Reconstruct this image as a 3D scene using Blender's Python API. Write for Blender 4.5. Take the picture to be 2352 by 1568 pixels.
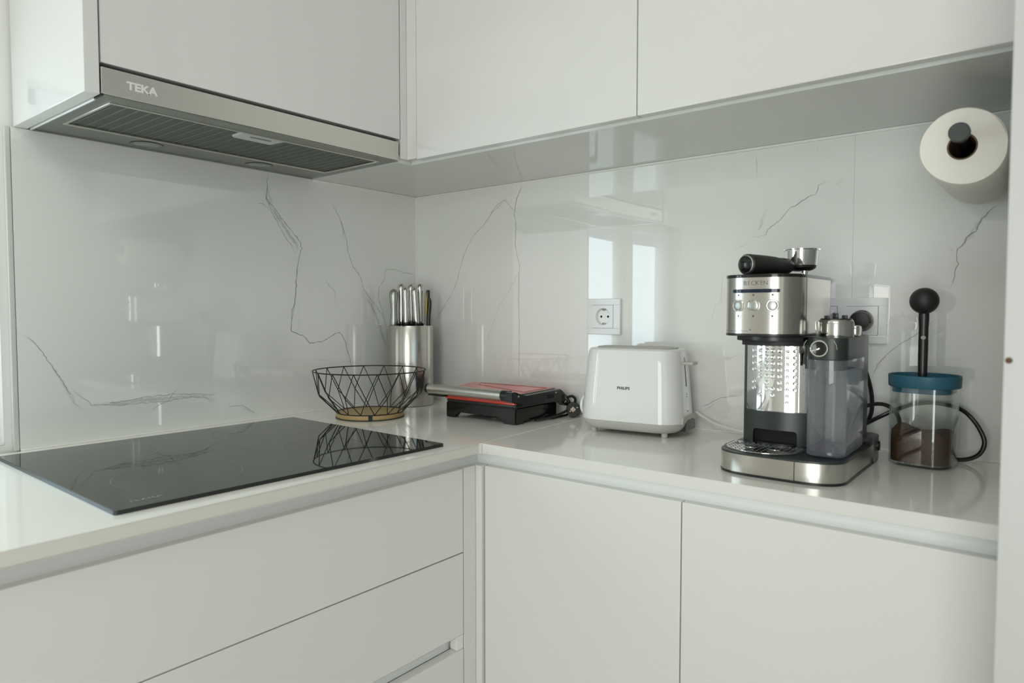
import bpy, bmesh, math, random
from mathutils import Vector, Matrix
PI = math.pi
Z0 = 0.9                      # worktop height above the floor; builder heights are measured from the worktop
random.seed(7)
for o in list(bpy.data.objects): bpy.data.objects.remove(o, do_unlink=True)
S = bpy.context.scene
C = bpy.context.collection

# ------------------------------------------------------------------ camera
cd = bpy.data.cameras.new('camera'); cam = bpy.data.objects.new('camera', cd); C.objects.link(cam)
CX, CY, CZ = -1.44312, -1.51716, 0.26209
yaw, pitch, roll = 0.89759, 0.04431, -0.00023
fw = Vector((math.sin(yaw)*math.cos(pitch), math.cos(yaw)*math.cos(pitch), -math.sin(pitch)))
rt = fw.cross(Vector((0, 0, 1))).normalized(); up = rt.cross(fw)
M = Matrix((rt, up, -fw)).transposed().to_4x4()
M.translation = Vector((CX, CY, CZ+Z0)); cam.matrix_world = M
cd.sensor_width = 36; cd.lens = 24.1805; cd.clip_start = .02
cd.dof.use_dof = True; cd.dof.focus_distance = 1.5; cd.dof.aperture_fstop = 4.8
S.camera = cam

# ------------------------------------------------------------------ world, sun, daylight at the windows, exposure
W = bpy.data.worlds.new('sky'); S.world = W; W.use_nodes = True
bg = W.node_tree.nodes['Background']; bg.inputs[0].default_value = (0.66, 0.82, 1.0, 1); bg.inputs[1].default_value = 2.0
def area(name, loc, direction, sx, sy, power, col):
    l = bpy.data.lights.new(name, 'AREA'); l.shape = 'RECTANGLE'; l.size = sx; l.size_y = sy; l.energy = power; l.color = col
    o = bpy.data.objects.new(name, l); C.objects.link(o); o.location = loc
    o.rotation_euler = Vector(direction).to_track_quat('-Z', 'Y').to_euler(); return o
area('daylight_balcony_door', (-3.68, -1.945, 1.03), (1, 0, 0), 1.1, 1.95, 46, (1.0, 1.0, .945))
area('daylight_side_window', (-1.51, .14, Z0+.32), (0, -1, 0), .80, .56, 9.5, (.80, .92, 1.0))
area('ceiling_fill_light', (-2.2, -1.5, 2.485), (0, 0, -1), .9, .9, 14, (1.0, .98, .93))  # added fill light that brightens the worktops, no such lamp seen
vs = S.view_settings; vs.view_transform = 'Standard'; vs.look = 'None'; vs.gamma = 1; vs.use_curve_mapping = False; vs.exposure = -0.45
S.cycles.max_bounces = 10; S.cycles.diffuse_bounces = 5; S.cycles.glossy_bounces = 5; S.cycles.transparent_max_bounces = 16
S.cycles.sample_clamp_indirect = 4; S.cycles.caustics_reflective = False; S.cycles.caustics_refractive = False
S.cycles.use_denoising = True
try: S.cycles.denoiser = 'OPENIMAGEDENOISE'
except Exception: pass

# ------------------------------------------------------------------ materials
def mat(name, col, rough=.5, metal=0, ior=1.5, spec=.5, coat=0, bump=None, noise=None, emit=None, aniso=0):
    m = bpy.data.materials.new(name); m.use_nodes = True; nt = m.node_tree; b = nt.nodes['Principled BSDF']
    b.inputs['Base Color'].default_value = (*col, 1); b.inputs['Roughness'].default_value = rough
    b.inputs['Metallic'].default_value = metal; b.inputs['IOR'].default_value = ior
    b.inputs['Specular IOR Level'].default_value = spec; b.inputs['Coat Weight'].default_value = coat
    b.inputs['Coat Roughness'].default_value = .03
    if aniso: b.inputs['Anisotropic'].default_value = aniso
    if noise:        # (scale xyz, amount) colour mottling
        sc, amt = noise
        tc = nt.nodes.new('ShaderNodeTexCoord'); mp = nt.nodes.new('ShaderNodeMapping'); mp.inputs['Scale'].default_value = sc
        nz = nt.nodes.new('ShaderNodeTexNoise'); nz.inputs['Scale'].default_value = 1; nz.inputs['Detail'].default_value = 4
        mx = nt.nodes.new('ShaderNodeMix'); mx.data_type = 'RGBA'
        mx.inputs['A'].default_value = (*[c*(1-amt) for c in col], 1); mx.inputs['B'].default_value = (*[min(1, c*(1+amt)) for c in col], 1)
        nt.links.new(tc.outputs['Object'], mp.inputs[0]); nt.links.new(mp.outputs[0], nz.inputs[0])
        nt.links.new(nz.outputs[0], mx.inputs['Factor']); nt.links.new(mx.outputs['Result'], b.inputs['Base Color'])
    if bump:         # (scale xyz, strength, distance)
        sc, st, di = bump
        tc = nt.nodes.new('ShaderNodeTexCoord'); mp = nt.nodes.new('ShaderNodeMapping'); mp.inputs['Scale'].default_value = sc
        nz = nt.nodes.new('ShaderNodeTexNoise'); nz.inputs['Scale'].default_value = 1; nz.inputs['Detail'].default_value = 3
        bp = nt.nodes.new('ShaderNodeBump'); bp.inputs['Strength'].default_value = st; bp.inputs['Distance'].default_value = di
        nt.links.new(tc.outputs['Object'], mp.inputs[0]); nt.links.new(mp.outputs[0], nz.inputs[0])
        nt.links.new(nz.outputs[0], bp.inputs['Height']); nt.links.new(bp.outputs[0], b.inputs['Normal'])
    if emit:
        b.inputs['Emission Color'].default_value = (*col, 1); b.inputs['Emission Strength'].default_value = emit
    return m
def glass(name, tint, gloss=1.0, rough=.0, haze=0):
    m = bpy.data.materials.new(name); m.use_nodes = True; nt = m.node_tree; nt.nodes.clear()
    out = nt.nodes.new('ShaderNodeOutputMaterial'); mx = nt.nodes.new('ShaderNodeMixShader')
    tr = nt.nodes.new('ShaderNodeBsdfTransparent'); tr.inputs[0].default_value = (*tint, 1)
    gl = nt.nodes.new('ShaderNodeBsdfGlossy'); gl.inputs['Roughness'].default_value = rough; gl.inputs['Color'].default_value = (gloss, gloss, gloss, 1)
    lw = nt.nodes.new('ShaderNodeLayerWeight'); lw.inputs[0].default_value = .5
    pw = nt.nodes.new('ShaderNodeMath'); pw.operation = 'POWER'; pw.inputs[1].default_value = 5; nt.links.new(lw.outputs['Facing'], pw.inputs[0])
    fr = nt.nodes.new('ShaderNodeMath'); fr.operation = 'MULTIPLY_ADD'; fr.inputs[1].default_value = .95; fr.inputs[2].default_value = .045; nt.links.new(pw.outputs[0], fr.inputs[0])
    nt.links.new(fr.outputs[0], mx.inputs[0]); nt.links.new(tr.outputs[0], mx.inputs[1]); nt.links.new(gl.outputs[0], mx.inputs[2])
    if haze:
        hz_ = nt.nodes.new('ShaderNodeMixShader'); df = nt.nodes.new('ShaderNodeBsdfDiffuse'); df.inputs[0].default_value = (.78, .79, .84, 1); hz_.inputs[0].default_value = haze
        nt.links.new(mx.outputs[0], hz_.inputs[1]); nt.links.new(df.outputs[0], hz_.inputs[2]); nt.links.new(hz_.outputs[0], out.inputs[0]); return m
    nt.links.new(mx.outputs[0], out.inputs[0]); return m
def vein_mat():
    m = bpy.data.materials.new('vein_grey'); m.use_nodes = True; nt = m.node_tree; nt.nodes.clear()
    out = nt.nodes.new('ShaderNodeOutputMaterial'); mx = nt.nodes.new('ShaderNodeMixShader')
    tr = nt.nodes.new('ShaderNodeBsdfTransparent'); df = nt.nodes.new('ShaderNodeBsdfDiffuse'); df.inputs[0].default_value = (.17, .165, .14, 1)
    uv = nt.nodes.new('ShaderNodeUVMap'); sp = nt.nodes.new('ShaderNodeSeparateXYZ')
    nt.links.new(uv.outputs[0], sp.inputs[0])
    def math_(op, a, b=None, v=None):
        n = nt.nodes.new('ShaderNodeMath'); n.operation = op; nt.links.new(a, n.inputs[0])
        if b is not None: nt.links.new(b, n.inputs[1])
        if v is not None: n.inputs[1].default_value = v
        return n.outputs[0]
    a = math_('ABSOLUTE', math_('SUBTRACT', sp.outputs[0], v=.5)); a = math_('MULTIPLY', a, v=-2); a = math_('ADD', a, v=1)
    a = math_('POWER', a, v=1.3)
    tc = nt.nodes.new('ShaderNodeTexCoord'); nz = nt.nodes.new('ShaderNodeTexNoise'); nz.inputs['Scale'].default_value = 45; nz.inputs['Detail'].default_value = 5
    nt.links.new(tc.outputs['Object'], nz.inputs[0])
    n = math_('MULTIPLY', nz.outputs[0], v=3.0); n = math_('SUBTRACT', n, v=.45)
    n2 = nt.nodes.new('ShaderNodeClamp'); nt.links.new(n, n2.inputs[0])
    f = math_('MULTIPLY', math_('MULTIPLY', a, n2.outputs[0]), sp.outputs[1])
    nt.links.new(f, mx.inputs[0]); nt.links.new(tr.outputs[0], mx.inputs[1]); nt.links.new(df.outputs[0], mx.inputs[2])
    nt.links.new(mx.outputs[0], out.inputs[0]); return m
WHITE_LACQ = mat('white_gloss_lacquer', (.70, .70, .675), .06, bump=((2.5, 2.5, 2.5), .06, .004))
WHITE_SATIN = mat('white_satin_lacquer', (.70, .70, .675), .32)
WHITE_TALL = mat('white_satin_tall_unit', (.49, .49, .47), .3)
WHITE_EDGE = mat('white_cabinet_board', (.76, .76, .73), .22)
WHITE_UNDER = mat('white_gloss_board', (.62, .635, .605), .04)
WHITE_PROF = mat('white_aluminium_profile', (.76, .76, .745), .4)
QUARTZ = mat('pale_quartz', (.93, .92, .85), .09, ior=1.65, noise=((9, 9, 9), .02))
QUARTZ_EDGE_SHADE = mat('pale_quartz_edge_shade', (.66, .645, .585), .25)  # same quartz, darker: shade on the y-facing edges put into the colour
QUARTZ_EDGE_LIT = mat('pale_quartz_edge_lit', (.70, .695, .66), .25)  # same quartz, x-facing edges toned lighter for the light they catch
PROF_LIT = mat('gloss_white_profile_lit', (.86, .88, .88), .16)  # lit copy of the profile, its bluish highlight put into the colour
TILE = mat('polished_marble_tile', (.80, .81, .775), .006, ior=1.8, noise=((3, 3, 3), .025))
GROUT = mat('white_sealant', (.86, .86, .83), .4)
WALLP = mat('wall_paint', (.80, .80, .77), .6)
CEIL = mat('ceiling_paint', (.85, .85, .83), .7)
FLOORM = mat('pale_oak_laminate', (.60, .56, .50), .35, noise=((3, 24, 3), .15))
FRAME_W = mat('white_window_frame', (.82, .83, .82), .25)
STEEL = mat('brushed_steel', (.56, .54, .50), .21, 1, bump=((6, 6, 900), .05, .0004))
STEEL_H = mat('brushed_hood_steel', (.64, .625, .575), .36, 1, bump=((4, 900, 900), .05, .0004))
STEEL_HU = mat('hood_underside_steel', (.30, .315, .285), .4, 1)
CHROME = mat('polished_chrome', (.80, .80, .79), .05, 1)
KNIFE_ST = mat('knife_handle_steel', (.62, .61, .58), .13, 1)
MATTE_ST = mat('matte_steel', (.42, .43, .40), .35, 1)
FILTER = mat('filter_mesh_grey', (.10, .115, .095), .45, .8, noise=((500, 500, 500), .25))
FILTER_RIB = mat('filter_rib_grey', (.24, .26, .23), .4, .8)
BLACK = mat('black_plastic', (.012, .013, .012), .28)
BLACK_M = mat('matte_black_plastic', (.014, .015, .014), .5)
BEAD = mat('wall_bead', (.60, .60, .57), .6)
BLACK_G = mat('gloss_black_plastic', (.008, .010, .009), .1)
DARKG = mat('dark_green_grey_plastic', (.021, .027, .024), .32)
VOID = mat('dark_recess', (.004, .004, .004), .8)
BLUEBAR = mat('dark_blue_display', (.006, .014, .035), .06)
HOB = mat('black_ceramic_glass', (.012, .015, .012), .03, ior=1.5, spec=.5)
HOB_LEFT_SHEEN = mat('hob_left_edge_sheen', (.03, .045, .05), .4)  # bluish window sheen put into the colour, left edge only
HOB_PRINT = mat('hob_grey_print', (.30, .31, .28), .4)
PRINT_L = mat('light_grey_print', (.70, .71, .68), .4)
PRINT_D = mat('dark_grey_print', (.09, .09, .085), .5)
PRINT_W = mat('white_print', (.75, .75, .70), .5)
WIRE = mat('black_wire', (.010, .010, .009), .4)
WOOD = mat('light_bamboo', (.44, .31, .135), .5, noise=((10, 90, 10), .12))
RED = mat('gloss_red_lid', (.70, .065, .035), .10, ior=1.6)
RED_LINE = mat('dark_red_edge', (.20, .010, .006), .3)
TWHITE = mat('gloss_white_plastic', (.80, .81, .79), .06)
TGREY = mat('warm_grey_plastic', (.50, .49, .46), .4)
SOCKET = mat('white_socket_plastic', (.80, .81, .80), .12)
COPPER = mat('metal_contact', (.45, .43, .40), .3, 1)
PAPER = mat('white_paper_towel', (.84, .81, .73), .95, bump=((260, 260, 260), .5, .001))
TEAL = mat('petrol_blue_silicone', (.030, .125, .185), .45)
COFFEE = mat('ground_coffee', (.062, .026, .010), .9, bump=((900, 900, 900), .8, .001), noise=((500, 500, 500), .35))
YELLOW = mat('yellow_plastic', (.62, .45, .015), .3)
BRASS = mat('plug_contact_plate', (.62, .52, .40), .35)
JARGLASS = glass('clear_jar_glass', (.955, .965, .955))
TANKGLASS = glass('hazed_clear_plastic', (.93, .93, .95), haze=.09)  # clear plastic; pale haze mixed in to lift the dark tank interior
TANKLILAC = glass('lilac_clear_plastic', (.80, .79, .88))
PANE = glass('window_pane', (.95, .97, .96))
VEIN = vein_mat()
FACADE = mat('white_rendered_masonry', (.82, .82, .80), .8)
RAIL = mat('white_railing_metal', (.6, .62, .64), .4)
SPOT = mat('brown_stain', (.10, .05, .02), .7)
CARD = mat('brown_cardboard_core', (.16, .10, .055), .9)

# ------------------------------------------------------------------ mesh helpers
def rv(v): return Vector(v)
def box(bm, x0, x1, y0, y1, z0, z1, bev=0, seg=2):
    vs_ = [bm.verts.new((x, y, z)) for z in (z0, z1) for y in (y0, y1) for x in (x0, x1)]
    f = [bm.faces.new([vs_[i] for i in q]) for q in ((0, 2, 3, 1), (4, 5, 7, 6), (0, 1, 5, 4), (2, 6, 7, 3), (0, 4, 6, 2), (1, 3, 7, 5))]
    if bev:
        es = set(e for q in f for e in q.edges)
        bmesh.ops.bevel(bm, geom=list(es), offset=bev, segments=seg, affect='EDGES', profile=.5)
def loft(bm, rings, closed=True, cap0=True, cap1=True):
    R = [[bm.verts.new(p) for p in r] for r in rings]; n = len(R[0])
    for a, b in zip(R, R[1:]):
        for i in range(n if closed else n-1):
            j = (i+1) % n
            try: bm.faces.new((a[i], a[j], b[j], b[i]))
            except ValueError: pass
    if cap0 and closed: bm.faces.new(list(reversed(R[0])))
    if cap1 and closed: bm.faces.new(R[-1])
    return R
def circ(c, r, n=32, axis='z', ph=0, ry=None):
    out = []; ry = r if ry is None else ry
    for i in range(n):
        a = 2*PI*i/n+ph; u, v = r*math.cos(a), ry*math.sin(a)
        out.append({'z': (c[0]+u, c[1]+v, c[2]), 'x': (c[0], c[1]+u, c[2]+v), 'y': (c[0]+v, c[1], c[2]+u)}[axis])
    return out
def lathe(bm, c, prof, n=40, axis='z', cap0=True, cap1=True):
    """prof: (radius, offset along the axis)"""
    rings = []
    for r, h in prof:
        cc = {'z': (c[0], c[1], c[2]+h), 'x': (c[0]+h, c[1], c[2]), 'y': (c[0], c[1]+h, c[2])}[axis]
        rings.append(circ(cc, max(r, 1e-5), n, axis))
    loft(bm, rings, cap0=cap0, cap1=cap1)
def rrect(cx, cy, w, d, r, n=6):
    pts = []
    for (sx, sy, a0) in ((1, 1, 0), (-1, 1, PI/2), (-1, -1, PI), (1, -1, 1.5*PI)):
        for i in range(n+1):
            a = a0+PI/2*i/n
            pts.append((cx+sx*(w/2-r)+r*math.cos(a), cy+sy*(d/2-r)+r*math.sin(a)))
    return pts
def scale2(pts, k, c=None):
    c = c or (sum(p[0] for p in pts)/len(pts), sum(p[1] for p in pts)/len(pts))
    return [(c[0]+(p[0]-c[0])*k, c[1]+(p[1]-c[1])*k) for p in pts]
def prism(bm, pts, z0, z1, bev=0, caps=True):
    if not bev: return loft(bm, [[(x, y, z0) for x, y in pts], [(x, y, z1) for x, y in pts]], cap0=caps, cap1=caps)
    cx = sum(p[0] for p in pts)/len(pts); cy = sum(p[1] for p in pts)/len(pts)
    w = max(max(abs(p[0]-cx), abs(p[1]-cy)) for p in pts); k = 1-bev/w
    i = scale2(pts, k, (cx, cy)); h = scale2(pts, 1-(1-k)*.3, (cx, cy))
    s = 1 if z1 > z0 else -1
    loft(bm, [[(x, y, z0) for x, y in i], [(x, y, z0+s*bev*.3) for x, y in h], [(x, y, z0+s*bev) for x, y in pts],
              [(x, y, z1-s*bev) for x, y in pts], [(x, y, z1-s*bev*.3) for x, y in h], [(x, y, z1) for x, y in i]])
def smooth_path(P, k=6):
    P = [Vector(p) for p in P]; out = []
    for i in range(len(P)-1):
        p0 = P[max(i-1, 0)]; p1 = P[i]; p2 = P[i+1]; p3 = P[min(i+2, len(P)-1)]
        for j in range(k):
            t = j/k
            out.append(.5*((2*p1)+(p2-p0)*t+(2*p0-5*p1+4*p2-p3)*t*t+(3*p1-p0-3*p2+p3)*t**3))
    out.append(P[-1]); return out
def tube(bm, P, r, n=8, closed=False, rads=None):
    P = [Vector(p) for p in P]; N = len(P); rings = []; nrm = None
    for i in range(N):
        a = P[(i-1) % N] if (closed or i > 0) else P[i]; b = P[(i+1) % N] if (closed or i < N-1) else P[i]
        t = (b-a).normalized()
        if nrm is None:
            nrm = t.orthogonal().normalized()
        nrm = (nrm-t*nrm.dot(t)).normalized(); bn = t.cross(nrm)
        rr = rads[i] if rads else r
        rings.append([P[i]+rr*(math.cos(2*PI*k/n)*nrm+math.sin(2*PI*k/n)*bn) for k in range(n)])
    if closed:
        R = [[bm.verts.new(p) for p in q] for q in rings]
        for i in range(N):
            a, b = R[i], R[(i+1) % N]
            for k in range(n): bm.faces.new((a[k], a[(k+1) % n], b[(k+1) % n], b[k]))
    else: loft(bm, rings)
def ring_tube(bm, c, R, r, n=64, m=6, axis='z'):
    tube(bm, circ(c, R, n, axis), r, m, closed=True)
def torus(bm, c, R, r, n=32, m=8, axis='z'): ring_tube(bm, c, R, r, n, m, axis)
def world_of(o):
    m = Matrix.LocRotScale(o.location, o.rotation_euler, None)
    return (world_of(o.parent) @ m) if o.parent else m
def obj(name, bm, m, parent=None, smooth=True, world=True, angle=35, flat=False):
    """bm coordinates: worktop-based (z=0 on the worktop) when world, else local to the parent"""
    me = bpy.data.meshes.new(name)
    bmesh.ops.recalc_face_normals(bm, faces=bm.faces[:])
    if world:
        T = Matrix.Translation((0, 0, Z0))
        if parent: T = world_of(parent).inverted() @ T
        bm.transform(T)
    bm.to_mesh(me); bm.free()
    if smooth:
        for p in me.polygons: p.use_smooth = True
        try: me.set_sharp_from_angle(angle=math.radians(angle))
        except Exception: pass
    if flat:
        for p in me.polygons:
            if max(abs(c) for c in p.normal) > .9995: p.use_smooth = False
    for mm in (m if isinstance(m, (list, tuple)) else [m]): me.materials.append(mm)
    o = bpy.data.objects.new(name, me); C.objects.link(o)
    if parent: o.parent = parent
    return o
def NB(): return bmesh.new()
def tag(o, label=None, cat=None, group=None, kind=None):
    if label: o['label'] = label
    if cat: o['category'] = cat
    if group: o['group'] = group
    if kind: o['kind'] = kind
    return o
def thing(name, label, cat, loc=(0, 0, 0), rz=0, group=None, kind=None):
    o = bpy.data.objects.new(name, None); o.empty_display_size = .05; C.objects.link(o)
    o.location = (loc[0], loc[1], loc[2]+Z0); o.rotation_euler = (0, 0, rz)
    return tag(o, label, cat, group, kind)
def boxo(name, m, parent, x0, x1, y0, y1, z0, z1, bev=.0008, world=True):
    bm = NB(); box(bm, x0, x1, y0, y1, z0, z1, bev); return obj(name, bm, m, parent, world=world, flat=True)
def text(name, s, size, m, parent, origin, right, upv, out, extrude=.00015, spacing=1.0, bold=0.0, center=True, sx=1.0):
    cu = bpy.data.curves.new(name+'_curve', 'FONT'); cu.body = s; cu.size = size; cu.extrude = extrude; cu.space_character = spacing
    cu.offset = bold; cu.resolution_u = 3
    cu.align_x = 'CENTER' if center else 'LEFT'; cu.align_y = 'CENTER'
    t = bpy.data.objects.new('tmp', cu); C.objects.link(t)
    dg = bpy.context.evaluated_depsgraph_get(); dg.update()
    me = bpy.data.meshes.new_from_object(t.evaluated_get(dg)); bpy.data.objects.remove(t, do_unlink=True)
    r, u, n = Vector(right).normalized()*sx, Vector(upv).normalized(), Vector(out).normalized()
    Mx = Matrix((r, u, n)).transposed().to_4x4(); Mx.translation = Vector(origin)+Vector((0, 0, Z0))
    if parent: Mx = world_of(parent).inverted() @ Mx
    me.transform(Mx); me.name = name; me.materials.clear(); me.materials.append(m)
    o = bpy.data.objects.new(name, me); C.objects.link(o); o.parent = parent
    return o
def struct(o): o['kind'] = 'structure'; return o

# ------------------------------------------------------------------ room shell
XW, YW, ZC, ZF = -3.6, -3.5, 1.62, -.9          # far wall, rear wall, ceiling, floor (worktop-based)
struct(boxo('floor', FLOORM, None, XW-.2, .2, YW-.2, .2, ZF-.05, ZF, 0))
struct(boxo('ceiling', CEIL, None, XW-.2, .2, YW-.2, .2, ZC, ZC+.1, 0))
WX0, WX1, WZ0, WZ1 = -1.92, -1.041, .015, .70   # side window opening
bm = NB(); box(bm, XW-.2, WX0, .008, .2, ZF, ZC); box(bm, WX1, .2, .008, .2, ZF, ZC)
box(bm, WX0, WX1, .008, .2, ZF, WZ0); box(bm, WX0, WX1, .008, .2, WZ1, ZC)
wl = struct(obj('wall_left', bm, WALLP, None, False))
bm = NB(); box(bm, .008, .2, YW-.2, .008, ZF, ZC); wr = struct(obj('wall_right', bm, WALLP, None, False))
bm = NB(); D0, D1, DT = -2.55, -1.34, 1.20      # balcony door opening
box(bm, XW-.2, XW, YW, D0, ZF, ZC); box(bm, XW-.2, XW, D1, .008, ZF, ZC); box(bm, XW-.2, XW, D0, D1, DT, ZC)
struct(obj('wall_far', bm, WALLP, None, False))
bm = NB(); B0, B1, BZ0, BZ1 = -2.75, -1.05, -.05, 1.25
box(bm, XW-.2, B0, YW-.2, YW, ZF, ZC); box(bm, B1, .2, YW-.2, YW, ZF, ZC); box(bm, B0, B1, YW-.2, YW, ZF, BZ0); box(bm, B0, B1, YW-.2, YW, BZ1, ZC)
struct(obj('wall_rear', bm, WALLP, None, False))
# side window
w1 = thing('window_1', None, None, (-1.33, .09, WZ0), kind='structure')
bm = NB(); y0, y1 = .075, .115
box(bm, WX0, WX1, y0, y1, WZ0, WZ0+.035, .002); box(bm, WX0, WX1, y0, y1, WZ1-.035, WZ1, .002)
box(bm, WX0, WX0+.02, y0, y1, WZ0, WZ1, .002); box(bm, WX1-.035, WX1, y0, y1, WZ0, WZ1, .002)
obj('window_frame', bm, FRAME_W, w1, flat=True)
for a, b in ((-1.510, -1.076), (-1.900, -1.512)):
    s0 = .062; bm = NB()
    ga, gb = (-1.45, -1.14) if a > -1.6 else (-1.830, -1.575)
    box(bm, a, ga, .065, .1, WZ0+.02, WZ1-.02, .002); box(bm, gb, b, .065, .1, WZ0+.02, WZ1-.02, .002)
    box(bm, ga, gb, .065, .1, WZ0+.02, WZ0+.05, .002); box(bm, ga, gb, .065, .1, WZ1-.05, WZ1-.02, .002)
    sash = obj('window_sash', bm, FRAME_W, w1)
    boxo('pane', PANE, sash, ga, gb, .082, .086, WZ0+.05, WZ1-.05, 0)
bm = NB(); box(bm, -1.158, -1.138, .03, .065, .27, .30, .003); box(bm, -1.155, -1.141, .022, .034, .17, .30, .004)
obj('window_handle', bm, FRAME_W, w1)
boxo('window_sill', GROUT, w1, WX0, WX1, .006, .075, WZ0-.001, WZ0+.004, .001)
struct(boxo('trim_1', BEAD, None, -1.028, -1.0185, -.0012, .007, 0, .6, .002))
# balcony door and rear window (behind the camera)
for nm, px, w, z0, z1, ax in (('window_2', XW-.14, (D0, D1), ZF+.02, DT, 'x'), ('window_3', YW-.05, (B0, B1), BZ0, BZ1, 'y')):
    wn = thing(nm, None, None, (px, sum(w)/2, z0) if ax == 'x' else (sum(w)/2, px, z0), kind='structure')
    bm = NB(); mid = sum(w)/2
    for a, b, c, d in ((w[0], w[1], z0, z0+.07), (w[0], w[1], z1-.07, z1), (w[0], w[0]+.07, z0, z1), (w[1]-.07, w[1], z0, z1), (mid-.05, mid+.05, z0, z1)):
        if ax == 'x': box(bm, px-.02, px+.03, a, b, c, d)
        else: box(bm, a, b, px-.02, px+.03, c, d)
    obj('window_frame', bm, FRAME_W, wn)
    if ax == 'x': boxo('pane', PANE, wn, px-.004, px, w[0]+.07, w[1]-.07, z0+.07, z1-.07, 0)
    else: boxo('pane', PANE, wn, w[0]+.07, w[1]-.07, px-.004, px, z0+.07, z1-.07, 0)

clp = thing('ceiling_fill_panel', 'square white fill light panel added on the ceiling behind the camera', 'ceiling light', (-2.2, -1.5, 1.6))  # unseen panel, added to carry the fill light
bm = NB()
for a_ in ((-2.7, -1.7, -2.0, -1.96), (-2.7, -1.7, -1.04, -1.00), (-2.7, -2.66, -1.96, -1.04), (-1.74, -1.7, -1.96, -1.04)): box(bm, *a_, 1.58, 1.62, .002)
obj('panel_frame', bm, FRAME_W, clp)

# ------------------------------------------------------------------ marble tile panels with veins
JY = -1.2015
def warp_panel(name, axis, a0, a1, z0, z1, parent, warp):
    bm = NB(); n = 60; F = []; Bk = []
    for i in range(n+1):
        t = a0+(a1-a0)*i/n; d = warp(t)
        for z, L_ in ((z0, 0), (z1, 0)): pass
        F.append([bm.verts.new((t, d, z) if axis == 'x' else (d, t, z)) for z in (z0, (z0+z1)/2, z1)])
        Bk.append([bm.verts.new((t, .0078, z) if axis == 'x' else (.0078, t, z)) for z in (z0, (z0+z1)/2, z1)])
    for i in range(n):
        for k in (0, 1):
            bm.faces.new((F[i][k], F[i+1][k], F[i+1][k+1], F[i][k+1])); bm.faces.new((Bk[i][k], Bk[i][k+1], Bk[i+1][k+1], Bk[i+1][k]))
        bm.faces.new((F[i][2], F[i+1][2], Bk[i+1][2], Bk[i][2])); bm.faces.new((F[i][0], Bk[i][0], Bk[i+1][0], F[i+1][0]))
    for i in (0, n):
        for k in (0, 1): bm.faces.new((F[i][k], F[i][k+1], Bk[i][k+1], Bk[i][k]))
    return obj(name, bm, TILE, parent)
wL = lambda t: .0004*math.sin(t*9)
wR = lambda t: -.0030*math.sin((t+.66)*5.2)+.0002*math.sin(t*23)
pL = warp_panel('tile_panel', 'x', -1.018, -.0015, .001, .6, wl, wL)
pR = warp_panel('tile_panel', 'y', -.0015, JY, .001, .6, wr, wR)
pR2 = warp_panel('tile_panel', 'y', JY-.0003, -1.4748, .001, .6, wr, wR)
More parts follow.
